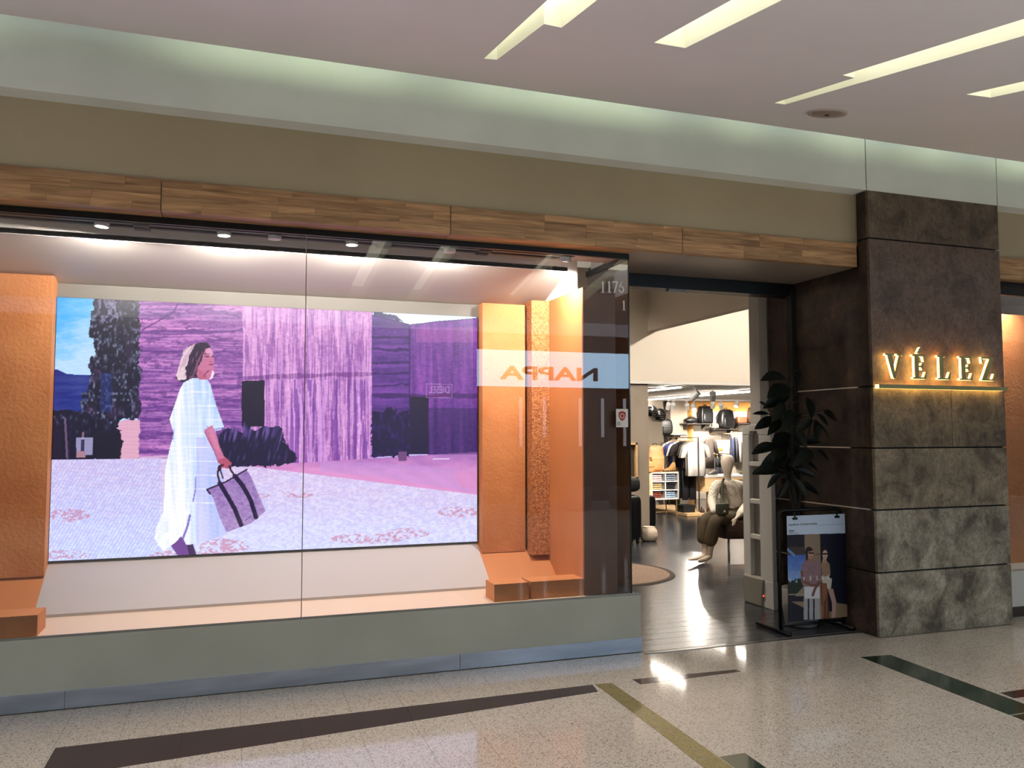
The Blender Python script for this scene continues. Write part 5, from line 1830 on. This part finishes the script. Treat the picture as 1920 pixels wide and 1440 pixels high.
# ---- cubby cabinet with folded shirts
CX_, CXr, CF, CB, CZ0, CZ1 = 7.34, 7.955, 13.5, 13.95, 0.30, 0.815
cab = thing('cubby_cabinet', (7.65, 13.72, 0), 'oak cabinet with six white cubbies on thin brass legs', 'cabinet')
MB().box(CX_, CX_ + 0.04, CF, CB, CZ0, CZ1).build('side_panel', M_WOODP, cab)
MB().box(CX_, CXr, CF, CB, CZ1 - 0.02, CZ1).build('top_panel', M_WOODP, cab)
MB().box(CXr - 0.015, CXr, CF, CB, CZ0, CZ1 - 0.02).build('side_panel', M_WHITE, cab)
MB().box(CX_ + 0.04, CXr, CF, CB, CZ0, CZ0 + 0.018).build('bottom_panel', M_WHITE, cab)
MB().box(CX_ + 0.04, CXr - 0.015, CB - 0.015, CB, CZ0, CZ1 - 0.02).build('back_panel', mat('cubby_back', (80, 76, 72), 0.7), cab)
cxs = [CX_ + 0.06, CX_ + 0.06 + 0.27, CXr - 0.02]
hz = (CZ1 - 0.02 - CZ0 - 0.018) / 3
MB().box(CX_ + 0.04, CX_ + 0.062, CF - 0.004, CB - 0.015, CZ0, CZ1 - 0.02).build('frame_side', M_WHITE, cab)
MB().box(CX_ + 0.325, CX_ + 0.345, CF - 0.004, CB - 0.015, CZ0 + 0.018, CZ1 - 0.02).build('divider', M_WHITE, cab)
for r in (0, 1, 2, 3):
    z = CZ0 + 0.018 + hz * r
    MB().box(CX_ + 0.062, CXr - 0.004, CF - 0.004, CB - 0.015, z - 0.009, z + 0.009).build('shelf', M_WHITE, cab)
for xx in (CX_ + 0.03, CXr - 0.03):
    for yy in (CF + 0.03, CB - 0.03):
        MB().tube([(xx, yy, 0), (xx, yy, CZ0)], 0.010, 8).build('leg', M_BRASS, cab)
MB().tube([(CX_ + 0.03, CF + 0.03, 0.07), (CXr - 0.03, CF + 0.03, 0.07)], 0.007, 8).build('stretcher', M_BRASS, cab)
cub = {(0, 2): ('pale pink', (226, 190, 188), 3), (1, 2): ('slate blue', (118, 130, 146), 3), (0, 1): ('sand', (196, 166, 116), 3), (1, 1): ('black', (18, 18, 22), 3), (0, 0): ('rust', (128, 60, 40), 3), (1, 0): ('sky blue', (150, 178, 206), 3)}
pos = ['bottom', 'middle', 'top']
for (cxi, ri), (nm, c, n_) in cub.items():
    x0 = CX_ + 0.075 + cxi * 0.28
    x1 = x0 + 0.225
    z = CZ0 + 0.018 + hz * ri + 0.010
    for s in range(n_):
        h_ = 0.038
        o = MB().superq(((x0 + x1) / 2, 13.66, z + h_ / 2), (0.11, 0.13, h_ / 2), 0.4, 0.25, 20, 6).build('folded_shirt', fabric('fold' + nm, c), None, smooth=True, org=((x0 + x1) / 2, 13.66, z))
        tag(o, '%s folded shirt, %s one of its cubby stack' % (nm, pos[s]), 'folded shirt', 'folded shirts in the cubby cabinet')
        z += h_ + 0.002
M_TAN = mat('tan_leather', (206, 150, 94), 0.45, c2=(186, 128, 76), scale=5)
backpack((7.56, 13.68, CZ1), 0.32, 0.17, 0.50, M_TAN, 'tan leather backpack standing on the cubby cabinet', rz=-0.15)
shoe((7.83, 13.62, CZ1), 'yellow-brown lace-up boot on the cubby cabinet', None, mat('boot_tan', (158, 118, 66), 0.55), M_SOLED, 0.30, R(10), boot=0.32)
tb = thing('tan_handbag', (7.39, 13.58, CZ1), 'small tan handbag at the left end of the cubby cabinet', 'bag')
MB().superq((7.39, 13.58, CZ1 + 0.10), (0.085, 0.05, 0.10), 0.3, 0.3, 20, 10).build('bag_body', M_TAN, tb, smooth=True)
MB().superq((7.39, 13.55, CZ1 + 0.14), (0.085, 0.035, 0.05), 0.3, 0.3, 20, 8).build('flap', M_TAN, tb, smooth=True)
MB().tube([(7.33, 13.58, CZ1 + 0.19), (7.35, 13.58, CZ1 + 0.28), (7.43, 13.58, CZ1 + 0.28), (7.45, 13.58, CZ1 + 0.19)], 0.007, 6).build('bag_handle', M_TAN, tb, smooth=True)

# ---- long display table
TX0, TX1, TY0, TY1, TZ = 8.72, 10.6, 13.85, 14.55, 0.70
tbl = thing('display_table', (9.6, 14.2, 0), 'long pale oak display table with a white top behind the mannequin', 'table')
def rrect(x0, x1, y0, y1, r, n=6):
    out = []
    for cx_, cy_, a0 in ((x1 - r, y0 + r, -90), (x1 - r, y1 - r, 0), (x0 + r, y1 - r, 90), (x0 + r, y0 + r, 180)):
        for k in range(n + 1):
            q = R(a0 + 90 * k / n)
            out.append((cx_ + r * math.cos(q), cy_ + r * math.sin(q)))
    return out
MB().prism(rrect(TX0, TX1, TY0, TY1, 0.2), TZ - 0.03, TZ, 'xy').build('top', M_WHITE, tbl)
MB().prism(rrect(TX0 + 0.015, TX1 - 0.015, TY0 + 0.015, TY1 - 0.015, 0.19), TZ - 0.31, TZ - 0.03, 'xy').build('body', M_WOODP, tbl)
for xa in (9.35, 10.0):
    dr = MB().box(xa, xa + 0.55, TY0 + 0.004, TY0 + 0.02, TZ - 0.29, TZ - 0.11).build('drawer', M_WOODP, tbl)
    MB().box(xa + 0.0, xa + 0.55, TY0 + 0.003, TY0 + 0.012, TZ - 0.105, TZ - 0.085).build('shadow_gap', M_BLACKM, dr)
for xx in (TX0 + 0.16, TX1 - 0.16):
    for yy in (TY0 + 0.12, TY1 - 0.12):
        MB().box(xx - 0.018, xx + 0.018, yy - 0.018, yy + 0.018, 0, TZ - 0.31).build('leg', M_BRASS, tbl)
M_SNK = mat('sneaker_grey', (72, 72, 72), 0.6)
shoe((9.02, 13.98, TZ), 'dark grey sneaker on the oak table, nearer one', 'sneakers on the oak table', M_SNK, M_SOLEW, 0.29, R(25))
shoe((9.10, 14.14, TZ), 'dark grey sneaker on the oak table, farther one', 'sneakers on the oak table', M_SNK, M_SOLEW, 0.29, R(25))
for k in range(3):
    o = MB().superq((10.0 + 0.02 * k, 14.05, TZ + 0.016 + 0.034 * k), (0.26, 0.15, 0.016), 0.4, 0.25, 20, 6).build('folded_sweater', fabric('olive%d' % k, ((112, 108, 62), (120, 116, 70), (96, 94, 58))[k]), None, smooth=True, org=(10.0, 14.05, TZ + 0.034 * k))
    tag(o, 'olive folded sweater on the oak table, %s of the pile' % pos[k], 'folded sweater', 'olive sweaters on the oak table')
ct = thing('card_holder', (9.42, 14.0, TZ), 'small white card stand on the oak table by the mannequin', 'card stand')
MB().hexa([(9.36, 13.98, TZ), (9.48, 13.98, TZ), (9.48, 13.99, TZ), (9.36, 13.99, TZ), (9.36, 14.0, TZ + 0.09), (9.48, 14.0, TZ + 0.09), (9.48, 14.006, TZ + 0.09), (9.36, 14.006, TZ + 0.09)]).build('card', M_WHITE, ct)
MB().box(9.36, 9.48, 13.975, 14.03, TZ, TZ + 0.006).build('foot', M_WHITE, ct)

# ---- back wall shelving
M_PANELW = mat('shelf_panel', (240, 230, 214), 0.6)
M_OAKB = woodmat('warm_oak', (196, 140, 72), (216, 164, 96), 'x', 2, 0.45, 0.05)
bw = struct('wall_shelf_panel', MB().box(10.15, 12.85, 16.66, 16.75, 0, 2.06), M_PANELW)
MB().box(10.12, 12.85, 16.58, 16.74, 2.06, 2.285).build('oak_band', M_OAKB, bw)
for xx in (10.12, 12.35):
    MB().box(xx, xx + 0.04, 16.55, 16.74, 0, 2.06).build('oak_post', M_OAKB, bw)
for k in range(4):
    MB().box(10.55 + 0.45 * k, 10.556 + 0.45 * k, 16.652, 16.662, 0.4, 2.06).build('panel_joint', mat('panel_gap', (170, 160, 148), 0.7), bw)
M_SHELFD = mat('shelf_dark', (44, 40, 38), 0.5)
def shelf(x0, x1, z, label, material=None, y0=16.30):
    t = thing('wall_shelf', (x0, 16.66, z), label, 'shelf', 'shelves on the back wall')
    MB().box(x0, x1, y0, 16.66, z - 0.022, z).build('board', material or M_SHELFD, t)
    for xx in (x0 + 0.10, x1 - 0.10):
        MB().prism([(16.655, z - 0.022), (y0 + 0.12, z - 0.022), (16.655, z - 0.14)], xx - 0.008, xx + 0.008, 'yz').build('bracket', M_BLACK, t)
    return t
ra = lambda px: at(px, 800, 16.45).x
za = lambda py: at(1340, py, 16.45).z
S1, S2, S3 = za(794), za(804), za(793)
shelf(ra(1283), ra(1331), S1, 'dark wall shelf under the boxy black backpack')
shelf(ra(1332), ra(1379), S2, 'dark wall shelf under the hat and the rounded black backpack')
shelf(ra(1380), ra(1425), S3, 'dark wall shelf under the brown pouch')
M_BLEATH = mat('black_leather', (14, 14, 15), 0.42, c2=(9, 9, 10), scale=6)
backpack((ra(1320.5), 16.40, S1), 0.34, 0.20, 0.40, M_BLEATH, 'boxy black backpack on the left wall shelf', rz=0.1, e=0.25)
fb = thing('flat_black_bag', (ra(1296), 16.46, S1), 'low slouched black bag beside the boxy backpack', 'bag')
MB().superq((ra(1296), 16.46, S1 + 0.075), (0.16, 0.10, 0.075), 0.6, 0.5, 24, 10, lambda x, y, z: (x, y, z * (0.75 + 0.25 * math.cos(3 * x)))).build('bag_body', M_BLEATH, fb, smooth=True)
MB().tube([(ra(1290), 16.44, S1 + 0.13), (ra(1293), 16.42, S1 + 0.17), (ra(1299), 16.42, S1 + 0.17), (ra(1302), 16.44, S1 + 0.13)], 0.008, 6).build('bag_handle', M_BLEATH, fb, smooth=True)
backpack((ra(1358), 16.38, S2), 0.40, 0.22, 0.46, M_BLEATH, 'rounded black backpack on the middle wall shelf', rz=0.15, e=0.55)
ht = thing('straw_hat', (ra(1339), 16.42, S2), 'pale hat with dark brim on the middle wall shelf', 'hat')
MB().lathe([(0.001, 0.13), (0.06, 0.125), (0.085, 0.10), (0.092, 0.04), (0.095, 0.03)], (ra(1339), 16.42, S2), 24).build('crown', mat('straw', (176, 146, 104), 0.8), ht, smooth=True)
MB().lathe([(0.09, 0.03), (0.13, 0.012), (0.135, 0.0), (0.09, 0.0)], (ra(1339), 16.42, S2), 24).build('brim', M_BLEATH, ht, smooth=True)
pc = thing('brown_pouch', (ra(1390), 16.45, S3), 'reddish brown leather pouch on the right wall shelf', 'pouch')
MB().superq((ra(1390), 16.45, S3 + 0.075), (0.13, 0.07, 0.075), 0.3, 0.3, 24, 10).build('pouch_body', mat('red_brown_leather', (128, 72, 48), 0.4), pc, smooth=True)
MB().tube([(ra(1384), 16.39, S3 + 0.13), (ra(1396), 16.39, S3 + 0.13)], 0.006, 6).build('zip', M_CHAN, pc)
bt = thing('brown_tote', (ra(1414), 16.45, S3), 'tall brown leather tote beside the brown pouch', 'bag')
MB().superq((ra(1414), 16.45, S3 + 0.19), (0.14, 0.09, 0.19), 0.3, 0.25, 24, 10, lambda x, y, z: (x * (1 - 0.2 * max(0, z)), y, z)).build('bag_body', mat('brown_leather_bag', (84, 60, 44), 0.45), bt, smooth=True)
MB().tube([(ra(1409), 16.42, S3 + 0.36), (ra(1411), 16.40, S3 + 0.48), (ra(1417), 16.40, S3 + 0.48), (ra(1419), 16.42, S3 + 0.36)], 0.010, 6).build('bag_handle', M_BLEATH, bt, smooth=True)
MB().box(ra(1414) - 0.03, ra(1414) + 0.01, 16.345, 16.352, S3 + 0.12, S3 + 0.24).build('price_tag', M_WHITE, bt)

# lower shelves with shoes
zz = za(848)
shelf(ra(1326), ra(1358), zz, 'pale wall shelf under the orange shoes', M_PANELW, 16.35)
M_ORSH = mat('orange_suede', (206, 128, 56), 0.7)
shoe((ra(1336), 16.47, zz), 'orange suede shoe on the pale shelf, left one', 'orange shoes', M_ORSH, M_SOLEW, 0.27, R(15))
shoe((ra(1347), 16.47, zz), 'orange suede shoe on the pale shelf, right one', 'orange shoes', M_ORSH, M_SOLEW, 0.27, R(15))
zz = za(833)
shelf(ra(1400), ra(1428), zz, 'white wall shelf seen through the top of the gate', M_WHITE, 16.35)
shoe((ra(1412), 16.48, zz), 'brown shoe on the white shelf seen through the gate', None, mat('shoe_redbrown', (120, 74, 56), 0.5), M_SOLED, 0.27, R(10))

# wall rails with jackets
def wall_rail(x0, x1, z, label):
    t = thing('wall_rail', (x0, 16.3, z), label, 'clothes rail', 'rails on the back wall')
    MB().tube([(x0, 16.655, z), (x0, 16.25, z), (x1, 16.25, z), (x1, 16.655, z)], 0.010, 8).build('rail', M_BRASS, t, smooth=True)
    return t
zr = za(813)
wall_rail(ra(1303), ra(1330), zr, 'brass wall rail over the grey blazer')
wall_rail(ra(1356), ra(1424), zr, 'long brass wall rail with the row of jackets')
BL = fabric('blazer', (92, 82, 76))
garment((ra(1319), 16.25, zr), 'grey-brown blazer hanging open under the boxy backpack', 'jacket', 'jackets on the wall rails', BL, 0.38, 0.80, 0.40, 0.25, 'jacket', d=0.06)
for i, (px, c, lb, sl) in enumerate(((1363, (44, 54, 84), 'navy jacket, first on the long wall rail', 0.5), (1369, (60, 58, 64), 'charcoal jacket, second on the long wall rail', 0.5), (1375, (236, 230, 222), 'white jacket, third on the long wall rail', 0.5),
                                      (1381, (228, 206, 172), 'cream jacket, fourth on the long wall rail', 0.5), (1387, (196, 168, 128), 'beige jacket, fifth on the long wall rail', 0.5), (1392, (110, 84, 64), 'brown jacket, sixth on the long wall rail', 0.5),
                                      (1407, (38, 42, 58), 'dark navy coat seen through the gate', 0.5))):
    garment((ra(px), 16.25, zr), lb, 'jacket', 'jackets on the wall rails', fabric('j%d' % i, c), 0.44, 0.66 if i < 6 else 0.55, sl, R(62), 'jacket', d=0.04)
wall_rail(ra(1330), ra(1357), za(851), 'short brass wall rail below the orange shoes')
for i, px in enumerate((1335, 1342, 1349, 1354)):
    garment((ra(px), 16.25, za(851)), '%s dark trousers from the left below the orange shoes' % oz[i], 'trousers', 'dark trousers below the orange shoes', fabric('dk', (26, 27, 34)), 0.32, 0.62, 0, R(62), 'trousers')

# left part of the back wall: pale uprights, glossy helmets on pegs, hanging bags
for i, px in enumerate((1231, 1254)):
    x_ = at(px, 800, 16.6).x
    struct('trim_%d' % (10 + i), MB().box(x_ - 0.05, x_ + 0.05, 16.6, 16.75, 0, 2.28), (M_WHITE, M_BLACK)[i] if i == 0 else mat('upright_dark', (60, 52, 48), 0.5))
struct('wall_grey_panel', MB().box(at(1256, 800, 16.7).x, 10.1, 16.70, 16.75, 0, 2.28), mat('grey_panel', (158, 146, 132), 0.6))
M_GLOSSB = mat('gloss_black', (12, 12, 13), 0.08, coat=1.0)
yh = 15.3
for i, (px, py, r_) in enumerate(((1237, 779, 0.15), (1221, 772, 0.14))):
    c = at(px, py, yh)
    t = thing('glossy_helmet', c, ['glossy black helmet, right of the two by the partition edge', 'glossy black helmet half hidden by the partition edge'][i], 'helmet', 'helmets by the partition')
    MB().superq((c.x, c.y, c.z), (r_, r_, r_ * 1.02), 1.0, 1.0, 28, 16, lambda x, y, z: (x, y * 1.1, z if z > -0.7 else -0.7)).build('helmet_shell', M_GLOSSB, t, smooth=True)
    MB().superq((c.x - 0.02, c.y - r_ * 0.55, c.z + 0.01), (r_ * 0.82, r_ * 0.60, r_ * 0.42), 0.8, 0.8, 24, 12).build('visor', mat('visor_smoke', (34, 32, 32), 0.05, coat=1.0), t, smooth=True)
    MB().tube([(c.x + r_ * 0.6, c.y, c.z), (c.x + r_ * 0.6, 15.53, c.z)], 0.010, 8).build('peg', M_BLACK, t)
    MB().lathe([(0.001, 0.0), (0.02, 0.0), (0.02, 0.01), (0.001, 0.01)], (c.x + r_ * 0.6, 15.515, c.z), 12, 'y').build('peg_knob', M_BLACK, t)
hp = struct('wall_helmet_panel', MB().box(at(1212, 800, 15.55).x, at(1241, 800, 15.55).x, 15.52, 15.60, 0, 2.28), mat('grey_panel', (158, 146, 132), 0.6))
backpack((at(1268, 814, 16.0).x, 16.45, za(815)), 0.30, 0.16, 0.36, M_BLEATH, 'soft black backpack left of the grey-brown blazer', rz=-0.1, e=0.5)
shelf(at(1256, 800, 16.45).x, at(1282, 800, 16.45).x, za(815), 'dark wall shelf under the soft black backpack')

# palm behind the rack
pmx = at(1260, 822, 15.2)
palm = thing('potted_palm', (pmx.x, 15.2, 0), 'feathery potted palm behind the clothes rack', 'plant')
M_PALM = mat('palm_leaf', (92, 96, 54), 0.6, c2=(70, 78, 42), scale=9)
MB().lathe([(0.12, 0), (0.15, 0.02), (0.17, 0.32), (0.15, 0.32), (0.14, 0.28), (0.001, 0.28)], (pmx.x, 15.2, 0), 20).build('pot', mat('dark_pot', (46, 42, 40), 0.6), palm, smooth=True)
MB().tube([(pmx.x, 15.2, 0.28), (pmx.x + 0.02, 15.2, 0.9), (pmx.x, 15.2, 1.25)], [0.03, 0.025, 0.018], 8).build('trunk', M_STEM, palm, smooth=True)
rp_ = random.Random(3)
for i in range(11):
    a_ = -2.6 + i * 0.5
    dx, dy = math.cos(a_), math.sin(a_) * 0.6
    fr = MB()
    pts = []
    for k in range(9):
        t_ = k / 8
        pts.append(Vector((pmx.x + dx * 0.42 * t_, 15.2 + dy * 0.42 * t_, 1.25 + 0.38 * t_ - 0.30 * t_ * t_ * 1.3)))
    fr.tube(pts, 0.004, 5)
    for k in range(1, 9):
        p_ = pts[k]
        tn = (pts[k] - pts[k - 1]).normalized()
        sd = tn.cross(Vector((0, 0, 1))).normalized()
        for s in (-1, 1):
            e_ = p_ + sd * s * 0.12 * (1.1 - k / 10) + tn * 0.07 + Vector((0, 0, -0.03))
            fr.add([tuple(p_ - tn * 0.010), tuple(e_), tuple(p_ + tn * 0.012), tuple(p_ + Vector((0, 0, 0.004)))], [(0, 1, 2), (0, 3, 1), (3, 2, 1), (0, 2, 3)])
    fr.build('frond', M_PALM, palm)

# ---- shop lighting
M_STRIP = emit('led_strip', (255, 246, 232), 34.0)
for i, (x_, y0_, y1_) in enumerate(((6.55, 11.02, 12.1), (8.38, 11.2, 15.7))):
    t = thing('led_strip', (x_, y0_, 2.27), ['short white light strip on the low shop ceiling by the partition', 'long white light strip across the low shop ceiling'][i], 'light strip', 'light strips on the low ceiling')
    MB().box(x_ - 0.03, x_ + 0.03, y0_, y1_, 2.262, 2.289).build('profile', M_LAMPW, t)
    MB().box(x_ - 0.022, x_ + 0.022, y0_ + 0.01, y1_ - 0.01, 2.242, 2.262).build('diffuser', M_STRIP, t)
dl = at(1305, 716, 10.4)
pd = (6.45, 11.5, 2.285)
t = thing('recessed_downlight', pd, 'round recessed downlight in the low shop ceiling', 'downlight')
MB().lathe([(0.075, 0.004), (0.09, -0.004), (0.07, -0.006), (0.055, 0.0)], pd, 24).build('ring', M_LAMPW, t, smooth=True)
MB().lathe([(0.001, -0.001), (0.056, -0.001)], pd, 20).build('lens', M_LENS, t)
NW = (1.0, 0.90, 0.78)
sp = [(1296, 748, 11.55, (6.2, 12.6, 0.9), 40, 'near track spotlight pointing left under the low ceiling'), (1336, 748, 11.55, (8.6, 13.4, 0.9), 50, 'near track spotlight pointing right under the low ceiling'),
      (1252, 766, 15.6, (9.3, 16.6, 1.2), 12, 'first far track spotlight, above the helmets'), (1262, 766, 15.6, (9.6, 16.6, 1.2), 0, 'second far track spotlight, right of the helmets'),
      (1288, 767, 15.6, (10.0, 16.6, 1.2), 16, 'third far track spotlight, above the palm'), (1302, 768, 15.6, (9.2, 14.4, 0.8), 20, 'fourth far track spotlight, glowing by the boxy backpack'),
      (1336, 764, 15.6, (10.6, 16.6, 1.2), 22, 'fifth far track spotlight, above the straw hat'), (1353, 765, 15.6, (11.2, 16.6, 1.2), 22, 'sixth far track spotlight, above the rounded backpack'),
      (1380, 762, 15.6, (10.0, 15.2, 1.0), 20, 'seventh far track spotlight, glowing above the brown pouch'), (1416, 762, 15.6, (11.8, 16.6, 1.2), 20, 'eighth far track spotlight, nearest the gate')]
for (px, py, y_, to, pw_, lb) in sp:
    p_ = at(px, py, y_)
    d = (Vector(to) - p_).normalized()
    track_spot(p_, to, lb, 'track spotlights in the shop', pw_ * 9.0, 100, r=0.05 if y_ > 12 else 0.055, h=0.16, lens=True, color=NW, top=2.29 if y_ < 12 else 2.255)
tr_ = thing('shop_track', (9, 15.6, 2.27), 'white lighting track carrying the far shop spotlights', 'lighting track')
MB().box(8.3, 11.6, 15.62, 15.70, 2.255, 2.289).build('rail', M_LAMPW, tr_)
tr_ = thing('shop_track', (6.5, 11.5, 2.28), 'short white mount of the two near shop spotlights', 'lighting track')
MB().box(6.45, 7.2, 11.50, 11.60, 2.277, 2.289).build('rail', M_LAMPW, tr_)
# unseen downlights added to light the high front zone
k = 0
for x_, y_, pw_, to in ((3.6, 7.2, 60, (3.9, 8.2, 0)), (4.4, 9.4, 55, (5.4, 9.6, 0)), (7.6, 8.0, 95, (7.4, 10.9, 2.7)), (7.2, 9.6, 70, (5.9, 8.7, 0.5)), (3.4, 9.8, 40, (4.4, 10.9, 2.0))):
    t = thing('added_downlight', (x_, y_, 3.94), 'unseen added downlight in the high shop ceiling, %s from the door' % oz[k], 'downlight', 'added downlights in the high shop ceiling')
    MB().lathe([(0.075, 0.004), (0.09, -0.006), (0.07, -0.008), (0.055, 0.0)], (x_, y_, 3.945), 20).build('ring', M_LAMPW, t, smooth=True)
    MB().lathe([(0.001, -0.002), (0.056, -0.002)], (x_, y_, 3.945), 16).build('lens', M_LENS, t)
    spot('lamp_light', (x_, y_, 3.93), to, pw_ * 7.0, 95, 0.8, NW, t, 0.05)
    k += 1
# ================================================================ ACROSS THE MALL (seen mirrored in the shop window)
OY = -6.0
M_OPPW = mat('opposite_wall', (74, 70, 68), 0.6)
M_OPPD = mat('opposite_dark', (20, 18, 17), 0.6)
struct('wall_opposite', MB().box(-14, 18, OY - 0.3, OY - 0.26, 0, 3.5), M_OPPD)
struct('wall_opposite_upper', MB().box(-14, 18, OY - 0.4, OY - 0.1, 3.37, 3.72), M_OPPD)
bal = struct('wall_balcony', MB().box(-14, 18, OY - 0.3, OY, 3.72, 4.35), mat('balcony_paint', (206, 204, 212), 0.6))
MB().box(-14, 18, OY - 0.05, OY + 0.04, 4.35, 4.40).build('hand_rail', M_STEEL, bal)
struct('wall_upper_gallery', MB().box(-14, 18, OY - 4.0, OY - 3.8, 4.35, 7.5), M_OPPW)
struct('wall_mall_left', MB().box(-14.2, -14, -9, 5.2, 0, 5.5), M_OPPW)
struct('wall_mall_right', MB().box(18, 18.2, -9, 5.2, 0, 5.5), M_OPPW)
for nm, x0, x1 in (('wall_lightbox', 4.85, 9.6),):
    pass
sg = thing('lightbox_sign', (7.2, OY, 2.53), 'long white lit shop sign across the mall, mirrored in the window', 'sign')
MB().box(4.88, 9.6, OY - 0.25, OY - 0.02, 2.53, 3.36).build('box_body', M_OPPD, sg)
MB().box(4.9, 9.58, OY - 0.02, OY - 0.01, 2.55, 3.34).build('lit_face', emit('lightbox_face', (186, 224, 255), 6.5), sg)
text_obj('sign_lettering', 'NAPPA', 2.32, 0.30, (7.72, OY + 0.006, 2.70), mat('sign_black', (18, 16, 16), 0.5), sg, 0.004, facing=1, bold=0.03)
rd = thing('red_sign', (4.08, OY, 2.28), 'small dark red lit sign across the mall, mirrored on the screen', 'sign')
MB().box(3.80, 4.36, OY - 0.06, OY - 0.03, 2.28, 2.58).build('sign_board', emit('red_sign_face', (150, 40, 60), 1.2, False), rd)
text_obj('sign_lettering', 'DIESEL', 0.44, 0.15, (4.30, OY - 0.028, 2.38), emit('red_sign_letters', (235, 240, 255), 2.6, False), rd, 0.003, facing=1)
for (aa, bb, cc, dd) in ((3.80, 4.36, 2.28, 2.29), (3.80, 4.36, 2.57, 2.58), (3.80, 3.81, 2.28, 2.58), (4.35, 4.36, 2.28, 2.58)):
    MB().box(aa, bb, OY - 0.03, OY - 0.026, cc, dd).build('sign_border', emit('red_sign_letters', (235, 240, 255), 2.6, False), rd)
# lit shelving bays of the opposite shop
M_VSTRIP = emit('bay_strip', (240, 244, 255), 1.0, False)
for k, x_ in enumerate((5.9, 6.45, 7.3, 7.85, 8.4)):
    t = thing('shelf_light', (x_, OY, 1.2), 'vertical light strip in the shop across the mall, number %s from the red sign' % oz[k], 'light strip', 'light strips across the mall')
    MB().box(x_ - 0.035, x_ + 0.035, OY - 0.05, OY - 0.03, 1.25 + 0.2 * (k % 2), 2.32).build('diffuser', M_VSTRIP, t)
    MB().box(x_ - 0.05, x_ + 0.05, OY - 0.056, OY - 0.045, 1.2, 2.36).build('profile', M_OPPD, t)
# planters with spiky plants
M_SPIKE = mat('spiky_leaf', (70, 84, 58), 0.5)
for k, x_ in enumerate((5.6, 6.6, 7.6)):
    t = thing('mall_planter', (x_, OY + 1.4, 0), 'planter of long arching leaves across the mall, %s from the red sign' % oz[k], 'planter', 'planters across the mall')
    MB().lathe([(0.22, 0), (0.26, 0.02), (0.30, 0.45), (0.27, 0.45), (0.26, 0.40), (0.001, 0.40)], (x_, OY + 1.4, 0), 24).build('pot', M_OPPW, t, smooth=True)
    rs = random.Random(k)
    for i in range(18):
        a_ = rs.uniform(0, 6.28)
        ln, hh = rs.uniform(0.3, 0.55), rs.uniform(0.5, 1.0)
        pts = [(x_ + math.cos(a_) * ln * t_ , OY + 1.4 + math.sin(a_) * ln * t_, 0.40 + hh * math.sin(t_ * 2.0)) for t_ in (0, 0.25, 0.5, 0.75, 1.0)]
        MB().tube(pts, [0.012, 0.016, 0.014, 0.009, 0.001], 5).build('long_leaf', M_SPIKE, t, smooth=True)
